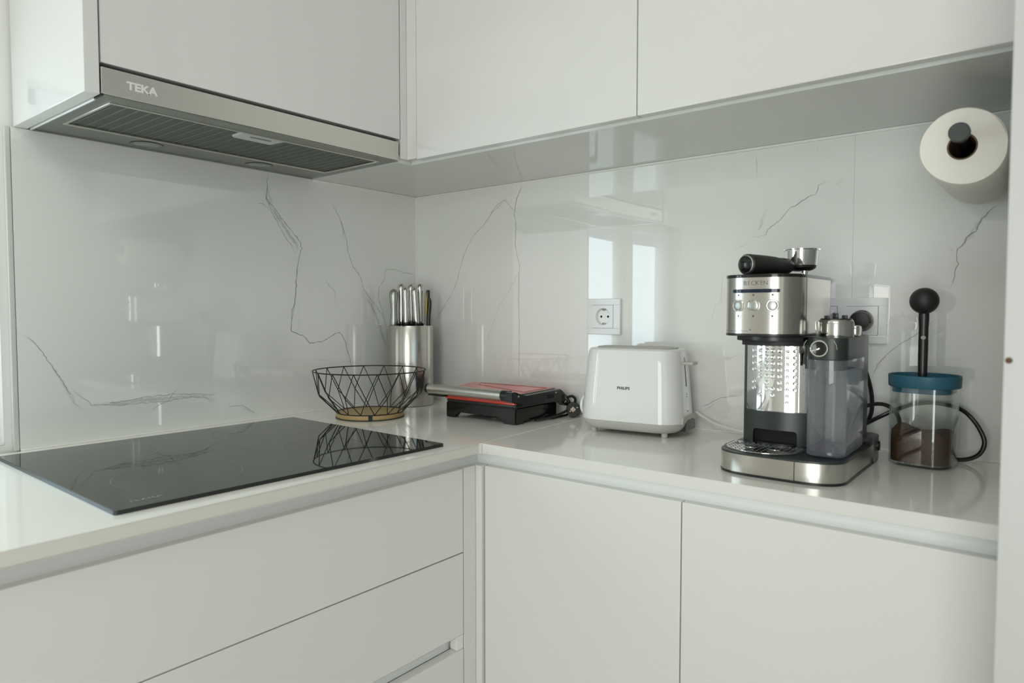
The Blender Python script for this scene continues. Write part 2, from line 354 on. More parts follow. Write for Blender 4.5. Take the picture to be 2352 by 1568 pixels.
VEIN_L=[
(2.2,0.6,[(-0.491,0.6),(-0.495,0.573),(-0.498,0.536),(-0.48,0.517),(-0.453,0.488),(-0.426,0.458),(-0.404,0.436),(-0.4,0.42),(-0.412,0.388),(-0.417,0.344),(-0.421,0.289),(-0.432,0.256),(-0.434,0.212),(-0.395,0.197),(-0.379,0.179),(-0.335,0.184),(-0.299,0.203),(-0.285,0.205),(-0.267,0.178),(-0.257,0.142),(-0.24,0.099)]),
(2,0.45,[(-0.504,0.561),(-0.498,0.536),(-0.486,0.506),(-0.465,0.476),(-0.447,0.445),(-0.429,0.428),(-0.417,0.399)]),
(13,0.22,[(-0.491,0.529),(-0.474,0.502),(-0.451,0.472),(-0.431,0.447),(-0.414,0.43),(-0.412,0.41)]),
(9,0.15,[(-0.497,0.573),(-0.49,0.542),(-0.477,0.512)]),
(1.6,0.5,[(-0.529,0.529),(-0.523,0.521),(-0.506,0.521),(-0.494,0.512),(-0.483,0.501)]),
(4,0.2,[(-0.417,0.399),(-0.415,0.344),(-0.424,0.278),(-0.434,0.217)]),
(1.8,0.5,[(-0.32,0.556),(-0.302,0.541),(-0.281,0.511),(-0.267,0.478),(-0.256,0.444),(-0.255,0.42),(-0.239,0.386),(-0.213,0.357),(-0.207,0.333),(-0.187,0.303),(-0.156,0.273),(-0.136,0.252),(-0.123,0.223),(-0.117,0.167)]),
(6,0.18,[(-0.287,0.522),(-0.27,0.478),(-0.268,0.443)]),
(10,0.2,[(-0.198,0.303),(-0.172,0.273),(-0.152,0.236),(-0.139,0.199),(-0.12,0.154)]),
(1.6,0.45,[(-0.0,0.369),(-0.048,0.374),(-0.082,0.382),(-0.121,0.382),(-0.131,0.348),(-0.148,0.329),(-0.151,0.298),(-0.14,0.273),(-0.132,0.255),(-0.123,0.217)]),
(1.8,0.35,[(-0.335,0.356),(-0.319,0.33),(-0.301,0.316),(-0.297,0.296),(-0.299,0.267)]),
(5,0.15,[(-0.304,0.29),(-0.297,0.264)]),
(2,0.5,[(-1.013,0.218),(-0.997,0.21),(-0.981,0.189),(-0.97,0.167),(-0.954,0.141),(-0.94,0.113),(-0.924,0.084)]),
(7,0.15,[(-1.013,0.217),(-0.999,0.212),(-0.983,0.195)]),
(6,0.14,[(-0.97,0.166),(-0.954,0.139),(-0.935,0.099),(-0.916,0.067),(-0.904,0.061)]),
(1.6,0.3,[(-0.982,0.202),(-0.968,0.201),(-0.952,0.195)]),
(1.5,0.4,[(-0.933,0.116),(-0.92,0.098),(-0.903,0.084),(-0.895,0.074),(-0.871,0.071),(-0.838,0.067),(-0.798,0.068),(-0.744,0.067),(-0.687,0.069),(-0.659,0.065),(-0.641,0.056),(-0.626,0.051)]),
(1.5,0.45,[(-0.883,0.072),(-0.838,0.075),(-0.792,0.079),(-0.743,0.08),(-0.676,0.076),(-0.651,0.07),(-0.625,0.073)]),
(9,0.15,[(-0.879,0.072),(-0.838,0.071),(-0.786,0.073),(-0.73,0.073),(-0.672,0.071),(-0.641,0.064)]),
(1.2,0.4,[(-0.788,0.037),(-0.78,0.051),(-0.744,0.067),(-0.723,0.09),(-0.713,0.108)]),
(1.4,0.4,[(-0.605,0.06),(-0.604,0.038),(-0.57,0.038),(-0.546,0.022),(-0.53,0.008)]),
(7,0.14,[(-0.577,0.037),(-0.546,0.02),(-0.53,0.008)]),
(1.2,0.3,[(-0.662,0.065),(-0.641,0.051),(-0.647,0.039)]),
]
VEIN_R=[
(1.6,0.5,[(-0.407,0.6),(-0.394,0.576),(-0.384,0.554),(-0.377,0.521),(-0.383,0.486),(-0.38,0.44),(-0.394,0.382),(-0.391,0.301),(-0.394,0.209),(-0.392,0.081)]),
(6,0.14,[(-0.402,0.587),(-0.383,0.555),(-0.377,0.521)]),
(1.6,0.45,[(-0.387,0.518),(-0.357,0.545),(-0.346,0.561),(-0.312,0.544),(-0.265,0.495),(-0.225,0.468),(-0.191,0.415),(-0.166,0.343),(-0.143,0.308),(-0.115,0.279),(-0.089,0.248),(-0.079,0.224)]),
(5,0.15,[(-0.35,0.56),(-0.304,0.533),(-0.262,0.489)]),
(6,0.18,[(-0.143,0.308),(-0.121,0.28),(-0.099,0.257),(-0.083,0.235)]),
(1.2,0.3,[(-0.402,0.379),(-0.38,0.348),(-0.357,0.313),(-0.327,0.279),(-0.293,0.207),(-0.28,0.177)]),
(1.6,0.5,[(-1.162,0.508),(-1.149,0.514),(-1.137,0.509),(-1.132,0.493),(-1.117,0.488),(-1.099,0.477),(-1.084,0.47),(-1.073,0.456),(-1.063,0.445),(-1.041,0.431),(-1.035,0.419),(-1.019,0.417),(-1.002,0.419)]),
(1.2,0.3,[(-1.002,0.419),(-0.992,0.4),(-0.972,0.392),(-0.962,0.379)]),
(1.2,0.2,[(-0.951,0.35),(-0.944,0.326),(-0.942,0.284),(-0.929,0.275),(-0.918,0.226)]),
(10,0.14,[(-1.024,0.441),(-1.018,0.428),(-1.03,0.454),(-1.038,0.476)]),
(12,0.16,[(-1.162,0.504),(-1.177,0.514),(-1.191,0.522)]),
(3,0.3,[(-1.128,0.58),(-1.135,0.58),(-1.139,0.574)]),
(1.2,0.3,[(-1.012,0.595),(-1.015,0.559),(-1.015,0.529)]),
(2,0.45,[(-1.44,0.454),(-1.427,0.442),(-1.403,0.417),(-1.399,0.401),(-1.387,0.393),(-1.383,0.383),(-1.371,0.37),(-1.373,0.345),(-1.368,0.323),(-1.361,0.295)]),
(9,0.13,[(-1.427,0.442),(-1.403,0.417),(-1.387,0.39),(-1.372,0.368)]),
(7,0.14,[(-1.355,0.385),(-1.364,0.367),(-1.369,0.372)]),
(1.4,0.4,[(-1.347,0.253),(-1.331,0.239),(-1.308,0.217),(-1.283,0.199),(-1.264,0.18),(-1.249,0.161),(-1.24,0.134)]),
(8,0.13,[(-1.264,0.18),(-1.247,0.154),(-1.238,0.133)]),
(1.4,0.45,[(-0.888,0.049),(-0.913,0.055),(-0.934,0.069),(-0.96,0.077),(-0.99,0.082)]),
(1.2,0.3,[(-0.893,0.034),(-0.911,0.045),(-0.929,0.058),(-0.945,0.069)]),
(1.4,0.35,[(-0.985,0.18),(-0.977,0.168),(-0.968,0.161),(-0.953,0.158)]),
(1.0,0.25,[(-0.912,0.125),(-0.925,0.131),(-0.939,0.129)]),
]

def veins(name, V, axis, parent, warp, rng):
    bm = NB(); uvl = bm.loops.layers.uv.new('UVMap'); rr = random.Random(3)
    for w, s, P in V:
        w = w*.001
        pts = [Vector((p[0], p[1], 0)) for p in P]
        Q = []
        for a, b in zip(pts, pts[1:]):
            k = max(2, int((b-a).length/.006)); Q += [a.lerp(b, i/k) for i in range(k)]
        Q.append(pts[-1]); j = min(.0019, max(.0012, w*.9)); Q = [q+Vector((rr.uniform(-j, j), rr.uniform(-j, j), 0)) for q in Q]
        prev = None; n = len(Q)
        for i, q in enumerate(Q):
            t = (Q[min(i+1, n-1)]-Q[max(i-1, 0)]).normalized(); nn = Vector((-t.y, t.x, 0))
            fade = min(1, i/4, (n-1-i)/4); ww = (w+.0006)*(.45+.55*fade)*(.7+.6*rr.random())
            pair = [q-nn*ww/2, q+nn*ww/2]
            if not (rng[0] <= q.x <= rng[1]): prev = None; continue
            L_ = [bm.verts.new((p.x, warp(p.x)-.0003, p.y) if axis == 'x' else (warp(p.x)-.0003, p.x, p.y)) for p in pair]
            st = min(1, s*1.2*fade)
            if prev:
                f = bm.faces.new((prev[0][0], prev[0][1], L_[1], L_[0]))
                for lp, (u, v) in zip(f.loops, ((0, prev[1]), (1, prev[1]), (1, st), (0, st))): lp[uvl].uv = (u, v)
            prev = (L_, st)
    me = bpy.data.meshes.new(name); bm.transform(world_of(parent).inverted() @ Matrix.Translation((0, 0, Z0))); bm.to_mesh(me); bm.free(); me.materials.append(VEIN)
    o = bpy.data.objects.new(name, me); C.objects.link(o); o.parent = parent; return o
veins('marble_vein', VEIN_L, 'x', pL, wL, (-1.018, 0))
veins('marble_vein', [v for v in VEIN_R], 'y', pR, wR, (JY, 0))
veins('marble_vein', [v for v in VEIN_R], 'y', pR2, wR, (-1.4748, JY-.001))
struct(boxo('trim_2', GROUT, None, -.003, .004, -.003, .004, .001, .6, 0))             # corner sealant
struct(boxo('trim_3', GROUT, None, -1.018, -.003, -.0035, .003, 0, .0035, .001))       # sealant along the worktop
struct(boxo('trim_4', GROUT, None, -.0035, .003, -1.474, -.003, 0, .0035, .001))

struct(boxo('trim_5', GROUT, None, -.3640, -.003, -.0050, .003, .5955, .6004, .001))       # sealant under the wall units
struct(boxo('trim_6', GROUT, None, -.0050, .003, -1.474, -.003, .5955, .6004, .001))
# ------------------------------------------------------------------ base units
def cab(name, label, loc, cat='cabinet', group=None): return thing(name, label, cat, loc, group=group)
YF, XF = -.60, -.402
dr = cab('drawer_unit', 'white base unit with wide handleless drawers under the black hob', (-.9, -.3, -.9))
boxo('carcass', WHITE_EDGE, dr, -1.35, -.449, -.575, -.001, -.8, -.052, 0)
boxo('plinth', WHITE_EDGE, dr, -1.35, -.449, -.54, -.02, -.9, -.8005, 0)
for z0, z1 in ((-.2171, -.0495), (-.3835, -.2190), (-.79, -.4125)):
    boxo('drawer_front', WHITE_SATIN, dr, -1.35, -.4485, YF, -.580, z0, z1, .0012)
# finger channel between the second and the third drawer, with its end cap
bm = NB(); prof = [(YF+.004, -.386), (YF+.015, -.3865), (YF+.024, -.393), (YF+.026, -.402), (YF+.024, -.411), (YF+.022, -.4125)]
def channel(bm, prof, a0, a1, axis):
    R_ = [[((a, u, v) if axis == 'x' else (u, a, v)) for u, v in prof] for a in (a0, a1)]
    R_ = [[bm.verts.new(p) for p in r] for r in R_]
    for i in range(len(prof)-1): bm.faces.new((R_[0][i], R_[0][i+1], R_[1][i+1], R_[1][i]))
channel(bm, prof, -1.35, -.467, 'x'); obj('grip_channel', bm, WHITE_PROF, dr)
boxo('channel_end_cap', WHITE_EDGE, dr, -.4665, -.4485, YF+.001, -.58, -.4120, -.3840, .0006)
ub = cab('base_unit', 'white two-door handleless base unit under the toaster and coffee machine', (-.2, -1.04, -.9))
boxo('carcass', WHITE_EDGE, ub, -.38, -.001, -1.4745, -.625, -.8, -.052, 0)
boxo('plinth', WHITE_EDGE, ub, -.35, -.02, -1.4745, -.625, -.9, -.8005, 0)
for y0, y1 in ((-1.0400, -.6165), (-1.4745, -1.0420)):
    boxo('door', WHITE_SATIN, ub, XF, -.382, y0, y1, -.79, -.0495, .0012)
# corner filler posts
fp = cab('corner_filler', 'narrow white filler post in the inner corner between drawers and doors', (-.42, -.6, -.9), 'filler')
boxo('filler_panel', WHITE_SATIN, fp, -.4455, -.4105, YF+.001, -.582, -.79, -.0495, .001)
boxo('filler_panel', WHITE_SATIN, fp, -.4095, -.390, -.6135, -.582, -.79, -.0495, .001)
# concave aluminium grip profiles under the worktop
gp = thing('grip_profile', 'long white concave grip profile under the worktop above the drawers', 'profile', (-.9, -.58, -.05))
P1 = [(0, 0)]
def cpro(e, s): return [(e+s*.020, -.0205), (e+s*.021, -.024), (e+s*.0262, -.032), (e+s*.029, -.040), (e+s*.0262, -.0465), (e+s*.0205, -.0505), (e+s*.0205, -.0512)]
bm = NB(); channel(bm, [(y-.0, z) for y, z in cpro(YF-.004, 1)], -1.35, -.3765, 'x'); obj('channel', bm, WHITE_PROF, gp)
gp = thing('grip_profile', 'long white concave grip profile under the worktop above the two doors', 'profile', (-.38, -1.05, -.05))
bm = NB(); channel(bm, cpro(XF-.004, 1), -1.4745, -.5745, 'y'); obj('channel', bm, PROF_LIT, gp)

# ------------------------------------------------------------------ worktops
def slab(name, label, pts, loc):
    bm = NB(); prism(bm, pts, -.02, 0)
    es = [e for e in bm.edges]
    bmesh.ops.bevel(bm, geom=es, offset=.0012, segments=2, affect='EDGES')
    o = obj(name, bm, [QUARTZ, QUARTZ_EDGE_SHADE, QUARTZ_EDGE_LIT], flat=True); tag(o, label, 'worktop')
    for p in o.data.polygons:  # edge tone by facing direction, the fall of light painted in
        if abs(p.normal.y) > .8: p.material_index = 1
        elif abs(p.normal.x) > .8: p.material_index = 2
    return o
wt1 = slab('worktop', 'pale quartz worktop run along the left wall holding the hob', [(-2.2, -.6205), (-.4235, -.6205), (-.4235, -.6268), (-.001, -.6018), (-.001, -.001), (-2.2, -.001)], None)
wt2 = slab('worktop', 'pale quartz worktop run along the right wall under toaster and coffee machine', [(-.4235, -1.4745), (-.001, -1.4745), (-.001, -.6026), (-.4235, -.6276)], None)
sc_ = NB(); tube(sc_, [(-.4225, -.6272, .0), (-.002, -.6022, .0)], .0007, 6); s_ = obj('worktop_seam', sc_, GROUT, wt2)

# ------------------------------------------------------------------ wall units
hu = cab('hood_cabinet', 'white gloss wall cabinet with one wide door above the extractor hood', (-.68, -.16, .66))
ep = cab('end_panel', 'white gloss end panel closing the left side of the hood cabinet', (-1.0, -.16, .6), 'panel')
boxo('panel_board', WHITE_LACQ, ep, -1.0135, -.9915, -.333, -.001, .6005, 1.3, .001)
boxo('carcass', WHITE_EDGE, hu, -.991, -.3645, -.308, -.001, .66, 1.3, 0)
boxo('door', WHITE_LACQ, hu, -.9885, -.3635, -.330, -.310, .6520, 1.3, .0012)
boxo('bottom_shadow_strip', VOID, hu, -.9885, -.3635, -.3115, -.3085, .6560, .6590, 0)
cu_ = cab('corner_wall_unit', 'white blind corner wall unit between hood cabinet and double-door unit', (-.18, -.16, .6))
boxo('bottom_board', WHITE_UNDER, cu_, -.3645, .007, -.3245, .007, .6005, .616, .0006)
boxo('filler_panel', WHITE_LACQ, cu_, -.3605, -.3425, -.330, -.311, .6095, 1.3, .0008)
boxo('filler_panel', WHITE_LACQ, cu_, -.3418, -.3245, -.3605, -.311, .6095, 1.3, .0008)
boxo('carcass', WHITE_EDGE, cu_, -.3235, -.001, -.3105, -.001, .6165, 1.3, 0)
uu = cab('double_wall_unit', 'white gloss two-door wall unit above the toaster and coffee machine', (-.17, -.9, .6))
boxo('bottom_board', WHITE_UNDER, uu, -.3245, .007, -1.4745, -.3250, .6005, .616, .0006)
boxo('carcass', WHITE_EDGE, uu, -.3235, -.001, -1.4745, -.362, .6165, 1.3, 0)
boxo('door', WHITE_LACQ, uu, -.3425, -.3250, -.9203, -.3620, .6065, 1.3, .0012)
boxo('door', WHITE_LACQ, uu, -.3425, -.3250, -1.4745, -.9222, .6065, 1.3, .0012)
# tall unit at the right edge of the picture
tu = cab('tall_cabinet', 'tall white cabinet side standing at the right end of the worktop', (-.32, -1.79, -.9))
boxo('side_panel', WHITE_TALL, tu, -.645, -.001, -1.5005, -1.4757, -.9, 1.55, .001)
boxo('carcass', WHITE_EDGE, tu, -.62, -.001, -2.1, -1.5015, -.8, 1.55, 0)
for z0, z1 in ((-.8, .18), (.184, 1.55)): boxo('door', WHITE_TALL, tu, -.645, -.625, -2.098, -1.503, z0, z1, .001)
bm = NB(); lathe(bm, (-.6454, -1.4800, .2155), [(.0001, 0), (.0030, 0), (.0022, -.0006), (.0001, -.0009)], 12, 'x'); obj('screw_cap', bm, SPOT, tu)
# a further tall unit behind the camera, reflected in the polished tiles
tu2 = cab('tall_cabinet', 'second tall white cabinet further along, behind the camera', (-.32, -2.7, -.9))
boxo('carcass', WHITE_EDGE, tu2, -.62, -.001, -3.3, -2.11, -.9, 1.55, 0)
for y0, y1 in ((-2.70, -2.115), (-3.295, -2.705)): boxo('door', WHITE_TALL, tu2, -.645, -.625, y0, y1, -.8, 1.55, .001)

# ------------------------------------------------------------------ extractor hood
hd = thing('extractor_hood', 'brushed steel slide-out extractor hood with mesh filter under the wall cabinet', 'extractor hood', (-.68, -.17, .602))
hx0, hx1 = -.9885, -.3665
boxo('front_panel', STEEL_H, hd, hx0, hx1-.001, -.3300, -.3085, .6035, .6455, .0012)
boxo('housing', STEEL_HU, hd, hx0+.004, hx1-.002, -.3075, -.001, .6055, .655, 0)
bm = NB(); y0, y1, fx0, fx1, fy0, fy1 = -.3295, -.002, -.962, -.392, -.292, -.088
box(bm, hx0+.003, fx0, -.308, y1, .6022, .6050, .0008); box(bm, fx1, hx1-.002, -.308, y1, .6022, .6050, .0008)
box(bm, fx0, fx1, -.308, fy0, .6022, .6050, .0008); box(bm, fx0, fx1, fy1, y1, .6022, .6050, .0008)
obj('underside_panel', bm, STEEL_HU, hd, flat=True)
boxo('front_lip', STEEL_HU, hd, hx0+.002, hx1-.004, -.3285, -.3090, .6015, .6035, .0006)
boxo('side_gasket', BLACK_M, hd, hx0+.0005, hx0+.004, -.3290, -.300, .6010, .6065, .0003)
boxo('side_rail_lit', FRAME_W, hd, hx0+.0005, hx0+.0036, -.299, -.004, .5992, .6040, .0008)  # white colour stands for window light on the polished hood edge
fl = boxo('grease_filter', FILTER, hd, fx0+.004, fx1-.004, fy0+.004, fy1-.004, .6046, .6054, 0)
for k in range(28):
    x = fx0+.014+(fx1-fx0-.028)*k/27
    bm = NB(); box(bm, x-.0008, x+.0008, fy0+.006, fy1-.006, .6038, .6047); obj('filter_rib', bm, FILTER_RIB, fl, False)
bm = NB()
for a in ((fx0, fx1, fy0, fy0+.005), (fx0, fx1, fy1-.005, fy1), (fx0, fx0+.005, fy0+.005, fy1-.005), (fx1-.005, fx1, fy0+.005, fy1-.005)): box(bm, *a, .6008, .6045, .0008)
obj('filter_frame', bm, STEEL_H, fl, flat=True)
bm = NB(); loft(bm, [[(x, y, z) for x, y in scale2([(-.727, -.2895), (-.724, -.247), (-.720, -.243), (-.640, -.243), (-.637, -.247), (-.634, -.2895)], k)] for z, k in ((.6042, 1), (.6018, 1), (.6008, .97))])
tb = obj('filter_latch', bm, mat('latch_grey_plastic', (.50, .53, .50), .3), fl)
bm = NB(); prism(bm, rrect(-.678, -.272, .046, .009, .0044), .6004, .6012); obj('latch_slot', bm, FILTER_RIB, tb)
for x in (-.795, -.543):
    bm = NB(); lathe(bm, (x, -.043, .6022), [(.030, 0), (.031, -.0006), (.030, -.0012), (.0255, -.0012), (.0245, -.0004), (.0001, -.0004)], 48)
    lp = obj('lamp_ring', bm, STEEL_HU, hd)
    bm = NB(); torus(bm, (x, -.043, .6018), .0308, .0006, 48, 5); obj('ring_gap', bm, BLACK_M, lp)
    bm = NB(); lathe(bm, (x, -.043, .6020), [(.0235, 0), (.0225, -.0006), (.0001, -.0006)], 40); obj('lamp_lens', bm, mat('frosted_lamp_lens', (.26, .28, .25), .22), lp)
text('brand_lettering', 'TEKA', .0175, PRINT_L, hd, (-.9265, -.3302, .6245), (1, 0, 0), (0, 0, 1), (0, -1, 0), sx=1.12, bold=.0007)

# ------------------------------------------------------------------ induction hob
hcx, hcy, hth = -1.07473+.295, -.06357-.26, -.02169
hb = thing('induction_hob', 'black glass induction hob set into the left worktop', 'hob', (hcx, hcy, .0001), rz=hth)
bm = NB(); prism(bm, rrect(0, 0, .59, .52, .005, 4), 0, .0058); es = [e for e in bm.edges if abs(e.verts[0].co.z-.0058) < 1e-5 and abs(e.verts[1].co.z-.0058) < 1e-5]
bmesh.ops.bevel(bm, geom=es, offset=.0007, segments=2, affect='EDGES'); gpl = obj('glass_plate', bm, [HOB, HOB_LEFT_SHEEN], hb, world=False, flat=True)
for p in gpl.data.polygons:
    if p.normal.x < -.5: p.material_index = 1
def hring(x, y, r, w=.0008, ry=None):
    bm = NB(); n = 72; ry = ry or r
    a = [bm.verts.new((x+(r-w)*math.cos(2*PI*i/n), y+(ry-w)*math.sin(2*PI*i/n), .0060)) for i in range(n)]
    b = [bm.verts.new((x+r*math.cos(2*PI*i/n), y+ry*math.sin(2*PI*i/n), .0060)) for i in range(n)]
    for i in range(n): bm.faces.new((a[i], a[(i+1) % n], b[(i+1) % n], b[i]))
    obj('cooking_zone_ring', bm, HOB_PRINT, hb, False, world=False)
HOB_FAINT = mat('hob_faint_print', (.20, .21, .185), .15)
def wl_(p): # world (worktop based) -> hob local
    v = Matrix.Rotation(-hth, 3, 'Z') @ Vector((p[0]-hcx, p[1]-hcy, 0)); return v.x, v.y
HOB_PRINT = HOB_FAINT
zx, zy = wl_((-.935, -.445)); hring(zx, zy, .093)
zx2, zy2 = wl_((-.935, -.19)); hring(zx2, zy2, .075)
hring(.13, -.10, .075); hring(.13, .13, .093)
for k in range(6):
    for (x, y) in ((zx, zy), (.13, -.10)):
        pass
def htxt(nm, s, size, pos, m=HOB_PRINT, sp=1.0):
    text(nm, s, size, m, hb, (*pos, .0062), (math.cos(hth), math.sin(hth), 0), (-math.sin(hth), math.cos(hth), 0), (0, 0, 1), extrude=.00008, spacing=sp)
htxt('brand_lettering', 'FLAMA', .0125, (-1.028, -.5475), mat('hob_logo_print', (.34, .35, .32), .3), 1.15)
htxt('zone_lettering', '- - - - -', .008, (-.935, -.445))
htxt('control_lettering', '+   -   o', .010, (-.66, -.535))

# ------------------------------------------------------------------ wall sockets
def recess(bm, y, z, d=.014, r=.0195):
    pass
def socket_unit(root, yc, zc, x0):
    bm = NB(); n = 40                      # insert with a round recess
    sq = []
    for i in range(64):
        t = 2*PI*i/64; k_ = .02725/max(abs(math.cos(t)), abs(math.sin(t))); sq.append((x0, yc+k_*math.cos(t), zc+k_*math.sin(t)))
    def cr(r, x): 
        out = []
        for (px, a, b) in sq:
            t = math.atan2(b-zc, a-yc); out.append((x, yc+r*math.cos(t), zc+r*math.sin(t)))
        return out
    loft(bm, [[(x0+.003, a, b) for _, a, b in sq], sq, cr(.0205, x0), cr(.0198, x0+.0008), cr(.0188, x0+.0085), cr(.0001, x0+.0085)], cap0=False)
    ins = obj('socket_insert', bm, SOCKET, root, flat=True)
    for s in (-1, 1):
        bm = NB(); lathe(bm, (x0+.0084, yc+s*.0095, zc), [(.0028, 0), (.0028, -.0002), (.0001, -.0002)], 16, 'x'); obj('pin_hole', bm, VOID, ins)
        bm = NB(); tube(bm, smooth_path([(x0+.008, yc-.0055, zc+s*.0180), (x0+.004, yc-.003, zc+s*.0170), (x0+.002, yc, zc+s*.0148), (x0+.004, yc+.003, zc+s*.0170), (x0+.008, yc+.0055, zc+s*.0180)]), .0009, 6)
        obj('earth_clip', bm, COPPER, ins)
def frame_plate(root, y0, y1, z0, z1, holes, x0):
    bm = NB(); yc, zc = (y0+y1)/2, (z0+z1)/2
    # rim built of bars around the square openings
    xs = sorted(holes)
    box(bm, x0, -.0002, y0, y1, z1-.0155, z1, .0015); box(bm, x0, -.0002, y0, y1, z0, z0+.0155, .0015)
    edges = [y0]+[v for h in xs for v in (h-.0275, h+.0275)]+[y1]
    for i in range(0, len(edges), 2): box(bm, x0, -.0002, edges[i], edges[i+1], z0+.0145, z1-.0145, .0012)
    return obj('frame_plate', bm, SOCKET, root, flat=True)
s1 = thing('wall_socket', 'white single wall socket above the toaster', 'socket', (-.004, -.6535, .205), group='wall sockets above the right worktop')
frame_plate(s1, -.7005, -.6075, .2055, .2915, [-.654], -.0085); socket_unit(s1, -.654, .2485, -.0095)
s2 = thing('wall_socket', 'white double wall socket behind the coffee machine, black plug in it', 'socket', (-.004, -1.186, .202), group='wall sockets above the right worktop')
frame_plate(s2, -1.2645, -1.1075, .2005, .2865, [-1.151, -1.222], -.0085)
socket_unit(s2, -1.151, .2435, -.0095); socket_unit(s2, -1.222, .2435, -.0095)
pg = thing('power_plug', 'round black plug in the double socket with cable behind the machine', 'plug', (-.012, -1.222, .2435))
bm = NB(); lathe(bm, (-.010, -1.222, .2435), [(.0165, .006), (.0165, 0), (.0182, -.002), (.0182, -.018), (.0165, -.0215), (.0001, -.022)], 40, 'x')
box(bm, -.026, -.014, -1.2425, -1.2385, .2395, .2455, .001); obj('plug_body', bm, BLACK, pg)
P = smooth_path([(-.022, -1.222, .225), (-.024, -1.226, .19), (-.028, -1.232, .16), (-.030, -1.242, .127), (-.032, -1.247, .10), (-.034, -1.247, .075), (-.036, -1.240, .055), (-.050, -1.225, .035)], 5)
bm = NB(); tube(bm, P, .0038, 10); obj('cable', bm, BLACK, pg)
cl = NB()
P = smooth_path([(-.11, -1.228, .050), (-.060, -1.243, .056), (-.040, -1.262, .068), (-.030, -1.288, .083), (-.020, -1.315, .094), (-.016, -1.345, .098), (-.020, -1.382, .092), (-.028, -1.404, .075), (-.034, -1.419, .050), (-.036, -1.421, .032), (-.036, -1.412, .015), (-.036, -1.392, .0055), (-.036, -1.360, .0045), (-.034, -1.33, .0045), (-.032, -1.305, .008), (-.030, -1.297, .04), (-.032, -1.290, .072), (-.036, -1.276, .088), (-.044, -1.258, .092), (-.06, -1.235, .085), (-.09, -1.21, .07)], 6)
tube(cl, P, .0037, 10); cab_ = obj('power_cable', cl, BLACK); tag(cab_, 'black power cable looping beside and behind the coffee jar', 'cable')
bm = NB(); tube(bm, smooth_path([(-.014, -.895, .040), (-.016, -.915, .030), (-.018, -.939, .020), (-.02, -.97, .0135), (-.02, -1.01, .008), (-.02, -1.06, .0045), (-.02, -1.12, .0045)], 6), .0032, 10)
c2 = obj('power_cable', bm, TWHITE); tag(c2, 'white toaster cable trailing along the wall behind the coffee machine', 'cable')

# ------------------------------------------------------------------ wire fruit basket
bx, by = -.332, -.180
bk = thing('wire_basket', 'black geometric wire basket with a round bamboo base', 'basket', (bx, by, 0))
bm = NB(); lathe(bm, (bx, by, 0), [(.078, 0), (.0815, .001), (.0825, .004), (.0825, .010), (.0815, .0125), (.0790, .0132), (.0001, .0132)], 72); obj('bamboo_base', bm, WOOD, bk)
bm = NB(); torus(bm, (bx, by, .1160), .1375, .0015, 96, 8); obj('rim_wire', bm, WIRE, bk)
bm = NB(); torus(bm, (bx, by, .0140), .0815, .0013, 80, 8); torus(bm, (bx, by, .0016), .0832, .0010, 80, 6); obj('base_wire', bm, WIRE, bk)
N = 16; ph = math.atan2(CY-by, CX-bx)+.12
def bp(k, R, z): return (bx+R*math.cos(ph+2*PI*k/N), by+R*math.sin(ph+2*PI*k/N), z)
for k in range(N):
    for s in (-.5, .5):
        bm = NB(); tube(bm, [bp(k, .1375, .116), bp(k+s, .1255, .058)], .0011, 6)
        tube(bm, [bp(k+s, .1255, .058), bp(k, .0818, .0145)], .0011, 6); obj('wire', bm, WIRE, bk)
a = ph-.12
bm = NB(); loft(bm, [[(bx+r*math.cos(a+d), by+r*math.sin(a+d), z) for d, z in ((-.055, .0015), (.055, .0015), (.055, .0135), (-.055, .0135))] for r in (.0822, .0845)]); obj('wire_clip', bm, BLACK, bk, False)

# ------------------------------------------------------------------ knife block
kx, ky = -.113, -.094
kb = thing('knife_block', 'round brushed steel knife block in the corner', 'knife block', (kx, ky, 0))
bm = NB(); lathe(bm, (kx, ky, 0), [(.058, .0004), (.0615, .001), (.0622, .003), (.0622, .2190), (.0612, .2215), (.0585, .2218), (.0580, .214), (.0001, .214)], 80); obj('cylinder', bm, STEEL, kb)
bm = NB(); lathe(bm, (kx, ky, 0), [(.0578, .2141), (.0578, .2192), (.0001, .2192)], 60); obj('slotted_insert', bm, BLACK_M, kb)
